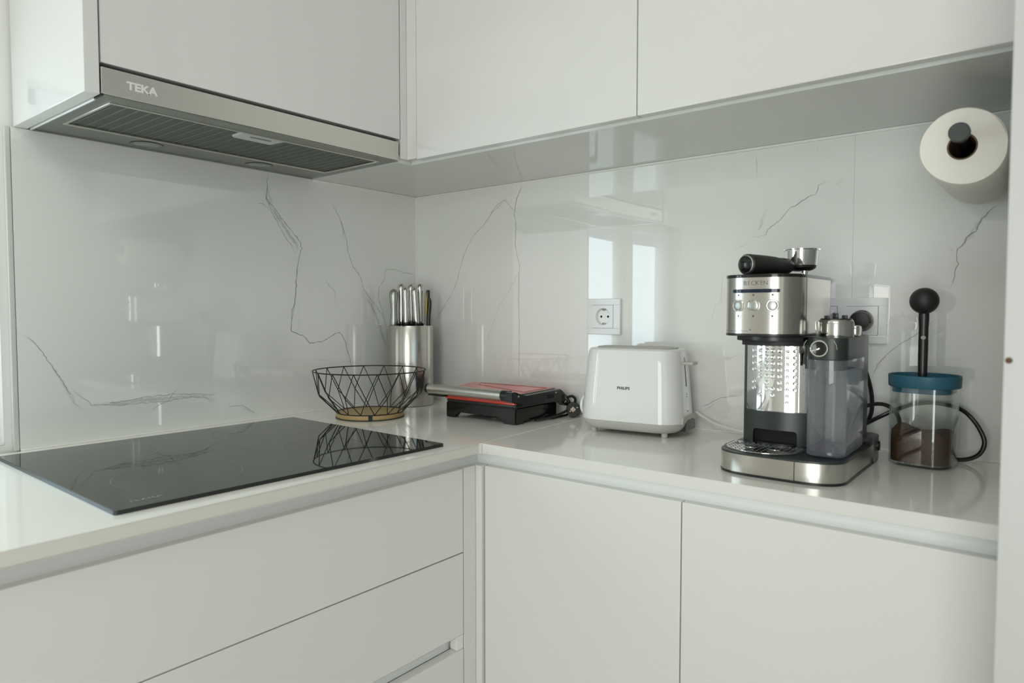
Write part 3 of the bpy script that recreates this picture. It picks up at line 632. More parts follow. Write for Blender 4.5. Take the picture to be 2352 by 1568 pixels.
# curved lettering near the foot
va = math.atan2(CY-ky, CX-kx)
for i, ch in enumerate('TRENDUX'):
    th = va-.02-.10*(i-3)*-1.0
    th = va+.10*(i-3)+.02
    n_ = Vector((math.cos(th), math.sin(th), 0)); t_ = Vector((-math.sin(th), math.cos(th), 0))
    text('brand_lettering', ch, .0085, PRINT_D, kb, (kx+.0623*n_.x, ky+.0623*n_.y, .0265), t_, (0, 0, 1), n_)
LR = Vector((.73, -.683, 0)); DP = Vector((.683, .73, 0))
def at(off, dep): return kx+LR.x*off+DP.x*dep, ky+LR.y*off+DP.y*dep
def knife(name, label, off, dep, top, w, th, rz, prof, m, lean=0.0, blade=True, seam=True, collar=True):
    group = 'knives in the steel knife block' if name == 'kitchen_knife' else None
    x, y = at(off, dep); r = thing(name, label, 'knife', (x, y, .2195), group=group)
    bm = NB(); rings = []; z0, z1 = .226 if collar else .2200, top
    for t, k in prof:
        z = z0+(z1-z0)*t; dx = lean*(z-z0)
        c = [(x+LR.x*(w*k*math.cos(a)+dx)+DP.x*th*k*math.sin(a), y+LR.y*(w*k*math.cos(a)+dx)+DP.y*th*k*math.sin(a), z) for a in [2*PI*i/20 for i in range(20)]]
        rings.append(c)
    loft(bm, rings); h = obj('handle', bm, m, r, angle=60)
    if collar:
        bm = NB(); loft(bm, [[(x+LR.x*w*1.02*math.cos(a)*k+DP.x*th*math.sin(a)*k, y+LR.y*w*1.02*math.cos(a)*k+DP.y*th*math.sin(a)*k, z) for a in [2*PI*i/16 for i in range(16)]] for z, k in ((.2205, .9), (.2225, 1.0), (.2272, 1.0))]); obj('bolster', bm, BLACK, r)
    if seam:
        bm = NB(); P = []
        for t, k in prof[1:-1]:
            z = z0+(z1-z0)*t; dx = lean*(z-z0); P.append((x-DP.x*(th*k)+LR.x*dx, y-DP.y*(th*k)+LR.y*dx, z))
        tube(bm, P, .0007, 5); obj('seam_line', bm, BLACK_M, r)
    if blade:
        bm = NB(); R_ = [[(x+LR.x*a+DP.x*b, y+LR.y*a+DP.y*b, z) for a, b in ((-w*.8, 0), (0, -.0009), (w*.8, 0), (0, .0009))] for z in (.2175, .2225)]
        loft(bm, R_); obj('blade', bm, CHROME, r, False)
    return r
PR = [(0, .82), (.05, .95), (.3, 1.0), (.5, .93), (.75, 1.0), (.90, 1.04), (.955, .90), (.985, .6), (1, .2)]
knife('sharpening_steel', 'matte grey bulbous steel handle, leftmost in the knife block', -.0465, -.004, .3235, .0128, .0128, 0, [(0, .82), (.03, .92), (.2, .80), (.42, .66), (.6, .78), (.8, 1.0), (.9, .93), (.96, .66), (.99, .32), (1, .12)], MATTE_ST, seam=False, collar=False, blade=False)['category'] = 'sharpener'
knife('kitchen_knife', 'tall polished steel knife handle right of the bulbous grey one', -.0255, .012, .3385, .0098, .0085, 0, PR, KNIFE_ST)
knife('kitchen_knife', 'shorter polished handle between left and middle tall knives', -.0125, -.012, .3275, .0082, .0075, 0, PR, KNIFE_ST, lean=-.02)
knife('kitchen_knife', 'middle one of the three tall polished knife handles', .0015, .014, .3375, .0098, .0085, 0, PR, KNIFE_ST)
knife('kitchen_knife', 'shorter leaning polished handle left of the rightmost tall knife', .0165, -.012, .3265, .0082, .0075, 0, PR, KNIFE_ST, lean=-.06)
knife('kitchen_knife', 'rightmost of the three tall polished knife handles', .0265, .012, .3385, .0098, .0085, 0, PR, KNIFE_ST)
# scissors with black and yellow grip
x, y = at(.0490, -.004); sc = thing('kitchen_scissors', 'black and yellow scissor grips at the right edge of the knife block', 'scissors', (x, y, .2195))
def strip(bm, P, w, d):
    rings = []
    for (o, z, k) in P:
        rings.append([(x+LR.x*(o+w*k*math.cos(a))+DP.x*d*math.sin(a), y+LR.y*(o+w*k*math.cos(a))+DP.y*d*math.sin(a), z) for a in [2*PI*i/14 for i in range(14)]])
    loft(bm, rings)
bm = NB(); strip(bm, [(0, .2200, .9), (.0002, .245, .95), (.0025, .27, 1), (.0035, .288, .95), (.003, .298, .6)], .0062, .006); obj('grip', bm, BLACK, sc)
bm = NB(); strip(bm, [(-.001, .292, .8), (-.001, .300, 1), (-.001, .316, .95), (-.0005, .3205, .75)], .0056, .0055); obj('grip', bm, BLACK_M, sc)
bm = NB(); strip(bm, [(-.0055, .248, .3), (-.0057, .262, .9), (-.0050, .285, 1), (-.0040, .306, .6), (-.0032, .316, .2)], .0024, .0066); obj('yellow_insert', bm, YELLOW, sc)

# ------------------------------------------------------------------ contact grill
gr = thing('contact_grill', 'black contact grill with red lid and steel bar handle', 'grill', (-.125, -.44, 0))
gx0, gx1, gy0, gy1 = -.214, -.045, -.548, -.327
def grill_shell():
    bm = NB()
    # front skirt with two feet, cut away between them
    prof = [(gy0, 0), (gy0+.038, 0), (gy0+.043, .006), (gy0+.047, .0165), (gy1-.040, .0165), (gy1-.034, .004), (gy1-.031, 0), (gy1, 0), (gy1, .038), (gy0, .038)]
    loft(bm, [[(x, y, z) for y, z in prof] for x in (gx0, gx0+.012)]); 
    es = [e for e in bm.edges]; bmesh.ops.bevel(bm, geom=es, offset=.0022, segments=2, affect='EDGES')
    box(bm, gx0+.010, gx1, gy0+.003, gy1-.003, .0150, .038, .004)
    # side skirts with feet
    for y in (gy0+.001, gy1-.013):
        prof = [(gx0+.008, 0), (gx0+.030, 0), (gx0+.036, .006), (gx1-.030, .006), (gx1-.024, 0), (gx1-.006, 0), (gx1-.006, .036), (gx0+.008, .036)]
        loft(bm, [[(x, yy, z) for x, z in prof] for yy in (y, y+.012)])
    return bm
obj('base_shell', grill_shell(), BLACK_G, gr, flat=True)
bm = NB(); box(bm, gx0+.03, gx1-.04, -.49, -.43, .006, .016, .002); obj('drip_tray', bm, BLACK_M, gr)
bm = NB(); prism(bm, [(a, b) for a, b in rrect((gx0+gx1)/2, (gy0+gy1)/2, gx1-gx0+.002, gy1-gy0+.002, .010)], .0385, .0455, .002); obj('lower_plate_rim', bm, BLACK, gr)
bm = NB(); sh = lambda g: [(a, b) for a, b in rrect((gx0+gx1)/2+g[2], (gy0+gy1)/2+.002, gx1-gx0+g[0], gy1-gy0+g[1], .009)]
loft(bm, [[(a, b, .0462) for a, b in sh((.004, .001, -.001))], [(a, b, .0502) for a, b in sh((.004, .001, -.001))], [(a, b, .0525) for a, b in sh((-.006, -.004, 0))], [(a, b, .062) for a, b in sh((-.020, -.008, .002))]])
obj('red_lid_rim', bm, RED, gr)
LZ = lambda x: .0695+(x+.2)*.020
bm = NB(); pts = [(-.196, -.540), (-.196, -.327), (-.048, -.309), (-.048, -.541)]
pts = [(-.205, -.5405), (-.160, -.303), (-.050, -.268), (-.046, -.5405)]
pts = [(-.198, -.5400), (-.198, -.324), (-.064, -.283), (-.048, -.5400)]
loft(bm, [[(a, b, LZ(a)-.009) for a, b in pts], [(a, b, LZ(a)) for a, b in pts]]); es = [e for e in bm.edges]; bmesh.ops.bevel(bm, geom=es, offset=.0016, segments=2, affect='EDGES')
ld = obj('red_lid', bm, RED, gr)
bm = NB(); gp_ = [(-.160, -.530), (-.104, -.338), (-.074, -.318), (-.066, -.530)]
tube(bm, [(a, b, LZ(a)+.0001) for a, b in gp_], .0006, 5, closed=True); obj('lid_groove', bm, RED_LINE, ld)
bm = NB(); tube(bm, [(-.197, -.5408, LZ(-.197)-.0015), (-.05, -.5408, LZ(-.05)-.0015)], .0011, 6); obj('lid_edge_line', bm, RED_LINE, ld)
for s, nm in ((-1, 'side_arm'), (1, 'side_arm')):
    ya, yb = (-.5660, -.5425) if s < 0 else (-.3300, -.2780)
    bm = NB(); prof = [(-.236, .0555), (-.262, .0575), (-.262, .0790), (-.250, .0805), (-.215, .0700), (-.195, .0680), (-.056, .0710), (-.024, .0485), (-.010, .0330), (-.014, .0260), (-.030, .0270), (-.060, .0450), (-.150, .0440), (-.205, .0440)]
    if s < 0: prof = [(x+.014 if x < -.23 else x, z) for x, z in prof]
    else: prof = [(-.232, .0515), (-.232, .0555), (-.200, .0555), (-.06, .0555), (-.04, .050), (-.06, .047), (-.200, .047)]
    loft(bm, [[(x, yy, z) for x, z in prof] for yy in (ya, yb)]); es = [e for e in bm.edges]; bmesh.ops.bevel(bm, geom=es, offset=.0022, segments=2, affect='EDGES')
    ar = obj(nm, bm, BLACK, gr, flat=True)
    if s < 0:
        bm = NB(); tube(bm, [(-.196, -.5445, .0690), (-.058, -.5445, .0718)], .0013, 6); obj('trim_strip', bm, MATTE_ST, ar)
        bm = NB(); box(bm, -.115, -.088, -.5670, -.565, .0530, .0630, .0008); obj('latch_slot', bm, VOID, ar)
        bm = NB(); lathe(bm, (-.228, -.5668, .0695), [(.0026, .0005), (.0026, -.0004), (.0001, -.0008)], 14, 'y'); obj('rivet', bm, CHROME, ar)
        bm = NB(); box(bm, -.082, -.077, -.5666, -.5658, .0640, .0660); obj('indicator_mark', bm, PRINT_L, ar)
        for (mx, mz, rr_) in ((-.0350, .0480, .0030),):
            bm = NB(); torus(bm, (mx, -.5662, mz), rr_, .0005, 20, 5, 'y'); obj('position_mark', bm, PRINT_W, ar)
        bm = NB(); tube(bm, [(-.0420, -.5664, .0365), (-.0375, -.5664, .0405)], .0006, 5); obj('position_mark', bm, PRINT_W, ar)
bm = NB(); lathe(bm, (-.2310, 0, .0690), [(.0001, -.5230), (.0118, -.5230), (.0118, -.2870), (.0001, -.2870)], 28, 'y'); obj('bar_handle', bm, STEEL_H, gr)
bm = NB(); lathe(bm, (-.2310, 0, .0690), [(.0001, -.2868), (.0122, -.2868), (.0122, -.2805), (.0095, -.2785), (.0001, -.2780)], 28, 'y'); obj('handle_end_cap', bm, BLACK, gr)
bm = NB(); lathe(bm, (-.2310, 0, .0690), [(.0001, -.545), (.0122, -.545), (.0122, -.5235), (.0001, -.5235)], 28, 'y'); obj('handle_end_cap', bm, BLACK, gr)
# coiled cable and plug of the grill
bm = NB(); tube(bm, smooth_path([(-.150, -.556, .006), (-.110, -.560, .006), (-.075, -.566, .009), (-.045, -.573, .017), (-.025, -.580, .030), (-.020, -.583, .043), (-.028, -.579, .052), (-.042, -.572, .050)], 6), .0034, 8)
tube(bm, smooth_path([(-.085, -.556, .0035), (-.05, -.562, .0035), (-.03, -.566, .005)], 4), .0030, 8); obj('cable', bm, BLACK, gr)
gp2 = thing('power_plug', 'black plug of the contact grill lying beside the toaster', 'plug', (-.033, -.578, .0))
dirp = Vector((-.80, -.58, .15)).normalized(); pc = Vector((-.030, -.584, .0195))
bm = NB(); lathe(bm, (0, 0, 0), [(.0001, -.018), (.013, -.018), (.018, -.010), (.0185, .004), (.0175, .006), (.0001, .006)], 30); Rm = dirp.to_track_quat('Z', 'Y').to_matrix().to_4x4(); bm.transform(Matrix.Translation(pc) @ Rm); obj('plug_body', bm, BLACK, gp2)
bm = NB(); box(bm, -.0052, .0052, -.0052, .0052, .006, .0085, .0006); bm.transform(Matrix.Translation(pc) @ Rm @ Matrix.Rotation(.75, 4, 'Z') @ Matrix.Translation((-.001, .001, 0))); obj('contact_plate', bm, BRASS, gp2)
for sx_ in (-1, 1):
    bm = NB(); lathe(bm, (sx_*.0095, 0, .006), [(.0022, 0), (.0022, .013), (.0014, .015), (.0001, .015)], 12); bm.transform(Matrix.Translation(pc) @ Rm @ Matrix.Rotation(.5, 4, 'Z')); obj('pin', bm, CHROME, gp2)

# ------------------------------------------------------------------ toaster (local frame: +x to its right, -y to its front)
fx_, fy_ = Vector((-.9925, -.1219, 0)), Vector((.1219, -.9925, 0))
tz = math.atan2(fy_.y, fy_.x)
ts = thing('toaster', 'white two-slot toaster with grey base below the single socket', 'toaster', (-.1055, -.799, 0), rz=tz)
def tring(w, d, r, z, n=7): return [(a, b, z) for a, b in rrect(0, 0, w, d, r, n)]
bm = NB(); loft(bm, [tring(.228, .146, .048, .0300), tring(.227, .145, .048, .040), tring(.2200, .137, .046, .090), tring(.212, .128, .044, .140), tring(.2065, .121, .043, .172), tring(.2020, .117, .041, .1790), tring(.195, .110, .038, .1818), tring(.188, .103, .035, .1825)])
obj('housing', bm, TWHITE, ts, world=False)
bm = NB(); loft(bm, [tring(.170, .100, .035, .0085), tring(.196, .122, .040, .0100), tring(.216, .137, .045, .0165), tring(.226, .1445, .048, .0250), tring(.2285, .1465, .0482, .0298)])
bs = obj('base', bm, TGREY, ts, world=False)
bm = NB(); loft(bm, [[(x, y, z) for y, z in ((-.040, .0295), (-.036, .041), (-.030, .044), (.040, .044), (.046, .041), (.050, .0295))] for x in (.1095, .1152)]); obj('side_recess_surround', bm, TGREY, ts, world=False)
bm = NB(); loft(bm, [[(x, y, z) for y, z in ((-.022, .0120), (-.018, .030), (-.010, .034), (.030, .034), (.040, .030), (.044, .0120))] for x in (.1020, .1158)]); obj('cable_recess', bm, DARKG, ts, world=False)
for x in (-.079, .079):
    for y in (-.047, .047):
        bm = NB(); lathe(bm, (x, y, 0), [(.0052, 0), (.0062, .001), (.0066, .011)], 20); obj('foot', bm, TGREY, ts, world=False)
bm = NB(); R_ = [tring(.176, .078, .034, .1827), tring(.176, .078, .034, .1842), tring(.170, .072, .031, .1850), tring(.158, .060, .026, .1848), tring(.156, .058, .025, .1800)]; loft(bm, R_, cap1=False)
tf = obj('slot_frame', bm, TGREY, ts, world=False)
bm = NB(); box(bm, -.078, .078, -.0290, .0290, .1790, .1812); obj('slot_floor', bm, VOID, tf, False, world=False)
bm = NB(); box(bm, -.078, .078, -.0045, .0045, .181, .1845, .001)
for yy in (-.0185, .0185):
    pass
obj('slot_divider', bm, TGREY, tf, world=False)
bm = NB()
for yy in (-.024, -.012, .012, .024):
    tube(bm, [(-.077, yy, .1830), (.077, yy, .1830)], .0007, 5)
    for k in range(9): tube(bm, [(-.068+k*.017, yy, .1830), (-.068+k*.017, yy, .1810)], .0006, 4)
obj('bread_guide', bm, CHROME, tf, world=False)
bm = NB(); tube(bm, [(.1035, 0, .166), (.1062, 0, .138), (.1092, 0, .104)], .0009, 6); obj('lever_slot', bm, VOID, ts, world=False)
bm = NB(); prism(bm, rrect(.1155, 0, .028, .034, .006), .1500, .1565, .002); box(bm, .100, .108, -.004, .004, .1505, .156); obj('lever', bm, TGREY, ts, world=False)
bm = NB(); lathe(bm, (-.1115, -.020, .053), [(.022, 0), (.0215, -.005), (.019, -.0075), (.0001, -.008)], 30, 'x'); obj('browning_dial', bm, TWHITE, ts, world=False)
def tfront(x, z):   # local point on the front face
    d = .1445-(z-.04)*(.0235/.132)
    return -d/2-.0014
tl = .028
text('brand_lettering', 'PHILIPS', .0082, PRINT_D, ts, (ts.location.x+fx_.x*-tfront(0, .100)*1.0+fy_.x*-.004, ts.location.y+fx_.y*-tfront(0, .100)+fy_.y*-.004, .1000), fy_, (fx_*-.088+Vector((0, 0, 1))), fx_+Vector((0, 0, .088)), spacing=1.08, bold=.00025)
for zz, ww in ((.088, .003), (.083, .003), (.040+.013, .003)):
    bm = NB(); box(bm, .1085+(.1-zz)*.075, .1098+(.1-zz)*.075, -.0015, .0015, zz-.0012, zz+.0012); obj('button_icon', bm, PRINT_D, ts, False, world=False)

# ------------------------------------------------------------------ espresso machine
em = thing('espresso_machine', 'brushed steel and black espresso machine with a clear milk tank', 'coffee machine', (-.23, -1.172, 0))
BY0, BY1, BXF, BXB = -1.2715, -1.0785, -.3665, -.1000
def base_outline(g=0, nb=10, xb=None):
    """bowed front, big rounded front corners; listed counter-clockwise from the back right"""
    xb = BXB if xb is None else xb; yc = (BY0+BY1)/2; hw = (BY1-BY0)/2+g; out = []
    out.append((xb, yc-hw)); 
    n = 28; e = 3.6; xs = -.318          # superelliptic front
    for i in range(n+1):
        a = -PI/2+PI*i/n; c, s = math.cos(a), math.sin(a)
        yy = yc+hw*math.copysign(abs(s)**(2/e), s); xx = xs-(xs-BXF+g)*abs(c)**(2/2.5)
        out.append((xx, yy))
    out.append((xb, yc+hw)); return out
bm = NB(); prism(bm, base_outline(-.003), 0, .0030); prism(bm, base_outline(.0008), .0018, .0045); obj('base_foot', bm, BLACK, em)
bm = NB(); prism(bm, base_outline(0), .0045, .0330); obj('base_band', bm, STEEL, em)
bm = NB(); o1 = base_outline(.0002); prism(bm, o1, .0330, .0362, .001); obj('base_top', bm, DARKG, em)
bm = NB(); box(bm, -.3670, -.3630, -1.2070, -1.2062, .0045, .0330); obj('band_joint', bm, VOID, em, False)
bm = NB(); prism(bm, [(-.150, -1.2740), (-.095, -1.2715), (-.088, -1.262), (-.088, -1.086), (-.095, -1.0780), (-.150, -1.0770)], .001, .0455, .003); bk_ = obj('rear_base', bm, BLACK, em)
bm = NB(); lathe(bm, (-.105, -1.2735, .026), [(.0085, .001), (.0085, -.0015), (.0060, -.0018), (.0001, -.0018)], 20, 'y'); obj('rear_knob', bm, BLACK_G, bk_)
# drip grate
gcx, gcy = -.3110, -1.1395
def gout(k, x1=-.268):
    pts = []; n = 30
    for i in range(n+1):
        a = PI/2+PI*i/n
        pts.append((gcx+.008+.0515*k*math.cos(a)*1.0, gcy+.0615*k*math.sin(a)))
    pts += [(x1, gcy-.0615*k), (x1, gcy+.0615*k)]
    return pts
bm = NB(); prism(bm, gout(1.03), .0355, .0368); gt = obj('drip_tray_rim', bm, BLACK, em)
bm = NB(); prism(bm, gout(.97), .0360, .0374, .0004); gp3 = obj('drip_grate', bm, CHROME, em)
hole = NB(); box(hole, -.0036, .0036, -.0011, .0011, 0, .0004); me_h = bpy.data.meshes.new('grate_hole'); hole.to_mesh(me_h); hole.free(); me_h.materials.append(mat('hole_grey', (.16, .17, .165), .4))
k = 0
for i in range(-6, 7):
    for j in range(-5, 5):
        x = gcx+.004+j*.0095+(.00475 if i % 2 else 0); y = gcy+i*.0088
        if ((x-gcx-.008)/.0475)**2+((y-gcy)/.057)**2 > 1 and not (x > gcx+.008 and abs(y-gcy) < .055): continue
        if x > -.272 or (abs(i) in (2,) and j in (-1, 0)): continue
        o = bpy.data.objects.new('grate_hole', me_h); C.objects.link(o); o.parent = gp3
        o.matrix_local = world_of(gp3).inverted() @ (Matrix.Translation((x, y, .03735+Z0)) @ Matrix.Rotation(.55, 4, 'Z'))
for yy in (-.020, .020):
    bm = NB(); tube(bm, smooth_path([(gcx-.004, gcy+yy-.010, .0374), (gcx-.007, gcy+yy, .0376), (gcx-.004, gcy+yy+.010, .0374)], 5), .0004, 5); obj('cup_mark', bm, CHROME, gp3)
# column
def colout(x0, x1, y0, y1, bulge, n=14):
    pts = [(x1, y0)]
    for i in range(n+1):
        t = i/n; y = y0+(y1-y0)*t; pts.append((x0-bulge*(1-(2*t-1)**2), y))
    pts.append((x1, y1)); return pts
bm = NB(); prism(bm, colout(-.2480, -.160, -1.2045, -1.0860, .004), .0365, .2120); obj('column', bm, DARKG, em)
bm = NB(); prism(bm, colout(-.2570, -.2478, -1.1935, -1.0940, .0130, 30), .0925, .2120, caps=True); pl = obj('mirror_plate', bm, CHROME, em)
dm = NB(); lathe(dm, (0, 0, 0), [(.0042, 0), (.0041, .0006), (.0032, .0011), (.0023, .0006), (.0014, .0002), (.0001, .0001)], 16); me_d = bpy.data.meshes.new('dimple')
for f in dm.faces: f.smooth = True
dm.to_mesh(me_d); dm.free(); me_d.materials.append(CHROME)
rows = [(0, 1, 2, 3, 4, 6, 7), (0, 1, 2, 3, 4, 5, 8), (0, 1, 2, 3, 4, 5, 6, 7), (0, 1, 2, 3, 4, 5, 7, 8), (0, 1, 2, 3, 4, 5, 6, 7), (0, 1, 2, 3, 4, 5, 6, 7, 8, 9), (0, 1, 2, 3, 4, 5, 6, 7)]
ys_ = [-1.1080, -1.1190, -1.1310, -1.1410, -1.1525, -1.1650, -1.1755]
for c_, rws in enumerate(rows):
    y = ys_[c_]; t = (y+1.1935)/(.0995); x = -.2570-.0130*(1-(2*t-1)**2); dxdy = .0130*2*(2*t-1)*2/.0995
    nrm = Vector((-1, dxdy, 0)).normalized()
    for r_ in rws:
        z = .2060-r_*.0107
        o = bpy.data.objects.new('dimple', me_d); C.objects.link(o); o.parent = pl
        R4 = nrm.to_track_quat('Z', 'Y').to_matrix().to_4x4()
        o.matrix_local = world_of(pl).inverted() @ (Matrix.Translation((x, y, z+Z0)) @ R4)
# lower shroud with an arch-shaped slot
def shroud():
    bm = NB(); y0, y1, z0, z1 = -1.1975, -1.0905, .0372, .0932; sy0, sy1, sz = -1.1815, -1.1095, .0625
    X = lambda y: -.2600-.0140*(1-((2*(y-y0)/(y1-y0))-1)**2)
    n = 24; ysl = [y0+(y1-y0)*i/n for i in range(n+1)]
    def topz(y):
        if y < sy0 or y > sy1: return None
        d = min(y-sy0, sy1-y); r = .006
        return sz-(r-math.sqrt(max(0, r*r-(r-min(d, r))**2)))
    ysl = sorted(set(ysl+[sy0, sy1, sy0+.001, sy0+.003, sy0+.006, sy1-.001, sy1-.003, sy1-.006]))
    for a, b in zip(ysl, ysl[1:]):
        m_ = (a+b)/2; ta, tb_ = topz(a), topz(b)
        lo_a, lo_b = ((ta, tb_) if topz(m_) is not None else (z0, z0))
        P = [(X(a), a, lo_a), (X(b), b, lo_b), (X(b), b, z1), (X(a), a, z1)]
        F = [bm.verts.new(p) for p in P]; Bq = [bm.verts.new((p[0]+.010, p[1], p[2])) for p in P]
        bm.faces.new(F); bm.faces.new(list(reversed(Bq)))
        bm.faces.new((F[0], F[1], Bq[1], Bq[0])); bm.faces.new((F[3], F[2], Bq[2], Bq[3]))
        if topz(m_) is not None and (a == sy0): bm.faces.new((F[0], F[3], Bq[3], Bq[0]))
    box(bm, -.258, -.2485, y0, y0+.001, z0, z1); box(bm, -.258, -.2485, y1-.001, y1, z0, z1)
    bmesh.ops.remove_doubles(bm, verts=bm.verts[:], dist=1e-5)
    return bm
obj('lower_shroud', shroud(), DARKG, em)
boxo('slot_back', VOID, em, -.2560, -.2484, -1.1830, -1.1085, .0380, .0640, 0)
bm = NB(); prism(bm, colout(-.262, -.2490, -1.1815, -1.1095, .0130, 16), .0374, .0400); obj('slot_sill', bm, BLACK, em)
# brew head
HY, HA = -1.1430, .0610
def head_x(t, g=0): return -.3080-(.0560+g)*(1-abs(t)**3.0)**(1/2.4)
def headout(g=0, xb=-.1660, n=40):
    pts = [(xb, HY-HA-g)]
    for i in range(n+1):
        a = -PI/2+PI*i/n; t = math.copysign(abs(math.sin(a))**.9, math.sin(a)); pts.append((head_x(max(-1, min(1, t)), g), HY+(HA+g)*t))
    pts.append((xb, HY+HA+g)); return pts
bm = NB(); prism(bm, colout(-.3180, -.1700, -1.2030, -1.0980, .026, 24), .2140, .2225, .002); obj('head_collar', bm, BLACK, em)
bm = NB(); prism(bm, colout(-.3000, -.1700, -1.2000, -1.1000, .022, 24), .2060, .2135); obj('group_ring', bm, BLACK_M, em)
bm = NB(); prism(bm, headout(.0003), .2225, .2265, .001); obj('head_lower_rim', bm, BLACK, em)
bm = NB(); prism(bm, headout(0), .2262, .3145); hs = obj('head_cover', bm, STEEL, em, angle=50)
bm = NB(); prism(bm, headout(.0006), .3145, .3196, .0015); obj('head_top', bm, BLACK_G, em)
boxo('cover_joint', BLACK_M, em, -.3085, -.3075, HY-HA-.0004, HY-HA+.002, .2240, .3140, 0)
bm = NB(); box(bm, -.1655, -.1250, HY-HA+.0005, HY+HA-.0005, .0480, .3140, .004); wt_ = obj('water_tank', bm, TANKLILAC, em, flat=True)
bm = NB(); box(bm, -.1660, -.1225, HY-HA-.001, HY+HA+.001, .3145, .3180, .001); obj('water_tank_lid', bm, TANKGLASS, em)
bm = NB(); box(bm, -.1980, -.1400, -1.2610, -1.2060, .0365, .2215, .002); obj('rear_housing', bm, DARKG, em, flat=True)
bm = NB(); box(bm, -.300, -.275, -1.2065, -1.2000, .190, .2130, .001); lathe(bm, (-.290, -1.2020, .170), [(.0035, 0), (.004, .02)], 12); obj('steam_spout', bm, BLACK_G, em)
def hp(y, g=.0002):
    t = (y-HY)/HA; x = head_x(t, g); e = .001; d = (head_x(t+e)-head_x(t-e))/(2*e*HA)
    nn = Vector((-1, d, 0)).normalized(); tt = Vector((nn.y, -nn.x, 0)); tt = tt if tt.y < 0 else -tt
    return Vector((x, y, 0)), nn, tt
for y in (-1.1155, -1.1400, -1.1690):
    p_, nn, tt = hp(y); z = .2705
    for nm, prof, m_ in (('button_ring', [(.0098, -.001), (.0098, .0010), (.0091, .0016), (.0085, .0010), (.0085, 0)], CHROME), ('button', [(.0081, -.001), (.0081, .0006), (.0074, .0010), (.0050, .0015), (.0025, .0017), (.0001, .0018)], MATTE_ST)):
        bm = NB(); lathe(bm, (0, 0, 0), prof, 36); bm.transform(Matrix.Translation(p_+Vector((0, 0, z))) @ nn.to_track_quat('Z', 'Y').to_matrix().to_4x4()); obj(nm, bm, m_, em)
    for dz in (.0165, -.0165):
        bm = NB(); w_ = .0011+(.0005 if y < -1.13 else 0)+(.0004 if y < -1.15 else 0)
        c_ = p_+nn*.0002+Vector((0, 0, z+dz))
        q = [(-w_, .0016), (w_, .0016), (w_*.6, -.0014), (-w_*.6, -.0014)]
        bm.faces.new([bm.verts.new(c_+tt*a+Vector((0, 0, b))) for a, b in q]); obj('cup_icon', bm, PRINT_D, em, False)
for nm, ya, yb, z, r_, m_ in (('display_bar', -1.1060, -1.1790, .2935, .0032, BLUEBAR),):
    bm = NB(); n = 24; rings = []
    for i in range(n+1):
        y = ya+(yb-ya)*i/n; p_, nn, tt = hp(y); h = r_*min(1, .75+min(i, n-i)*.25)
        rings.append([p_+nn*(-.001)+Vector((0, 0, z-h)), p_+nn*.0006+Vector((0, 0, z-h*.8)), p_+nn*.0009+Vector((0, 0, z)), p_+nn*.0006+Vector((0, 0, z+h*.8)), p_+nn*(-.001)+Vector((0, 0, z+h))])
    loft(bm, rings, closed=False); obj(nm, bm, m_, em)
for i, ch in enumerate('BECKEN'):
    p_, nn, tt = hp(-1.1265-.0064*i); text('brand_lettering', ch, .0098, PRINT_D, em, p_+nn*.0001+Vector((0, 0, .3055)), tt, (0, 0, 1), nn, bold=-.00015)
bm = NB()
P = [hp(-1.0865-.003*i)[0]+hp(-1.0865-.003*i)[1]*.0001+Vector((0, 0, .2305)) for i in range(16)]
tube(bm, P, .0003, 4); obj('engraved_line', bm, PRINT_D, em)
bm = NB(); p_, nn, tt = hp(-1.1355); lathe(bm, (0, 0, 0), [(.0011, -.0005), (.0011, .0003), (.0001, .0003)], 10); bm.transform(Matrix.Translation(p_+Vector((0, 0, .2325))) @ nn.to_track_quat('Z', 'Y').to_matrix().to_4x4()); obj('indicator_dot', bm, PRINT_D, em)
# milk tank
def mout(g, xf=-.3260, xb=-.1990, y0=-1.2660, y1=-1.2075):
    return [(xb, y0-g), (xf+.018, y0-g), (xf+.008, y0-g+.0005), (xf+.001-g, y0-g+.0050), (xf-.003-g, y0+.018), (xf-.0045-g, (y0+y1)/2), (xf-.002-g, y1-.014), (xf+.006-g, y1-.004+g*.5), (xf+.020, y1+g), (xb, y1+g)]
bm = NB(); loft(bm, [[(x, y, z) for x, y in mout(g)] for g, z in ((-.0015, .0385), (0, .0400), (0, .1870))], cap1=False)
mt = obj('milk_tank', bm, TANKGLASS, em, angle=50)
bm = NB(); loft(bm, [[(x, y, z) for x, y in mout(-.0022)] for z in (.0415, .0455)]); obj('tank_floor', bm, TANKLILAC, mt)
bm = NB(); loft(bm, [[(x, y, z) for x, y in mout(-.0030)] for z in (.1715, .1870)]); obj('lid_collar', bm, DARKG, mt)
for z, w_ in ((.157, .004), (.1505, .0035), (.117, .0045), (.084, .0045), (.0500, .004)):
    bm = NB(); box(bm, -.3304, -.3300, -1.2420, -1.2420+w_*1.4, z, z+.0008); box(bm, -.3304, -.3300, -1.2420, -1.2420+w_*1.4, z+.0022, z+.0028); obj('level_mark', bm, PRINT_D, mt, False)
bm = NB(); tube(bm, [(-.245, -1.232, .05), (-.245, -1.232, .185)], .003, 10); obj('suction_pipe', bm, TANKGLASS, mt)
boxo('tank_lightening_plate', mat('tank_lightening_grey', (.27, .285, .29), .35), em, -.2006, -.1990, -1.2630, -1.2090, .0400, .1860, 0)  # added grey plate, makes the dark inside of the tank look lighter
ml = NB(); prism(ml, mout(.0012, xb=-.1990), .1872, .2215, .0015); mlo = obj('milk_tank_lid', ml, DARKG, em, angle=50)
kc = Vector((-.3318, -1.2310, .2050)); kn = Vector((-1, -.06, 0)).normalized(); KR = Matrix.Translation(kc) @ kn.to_track_quat('Z', 'Y').to_matrix().to_4x4()
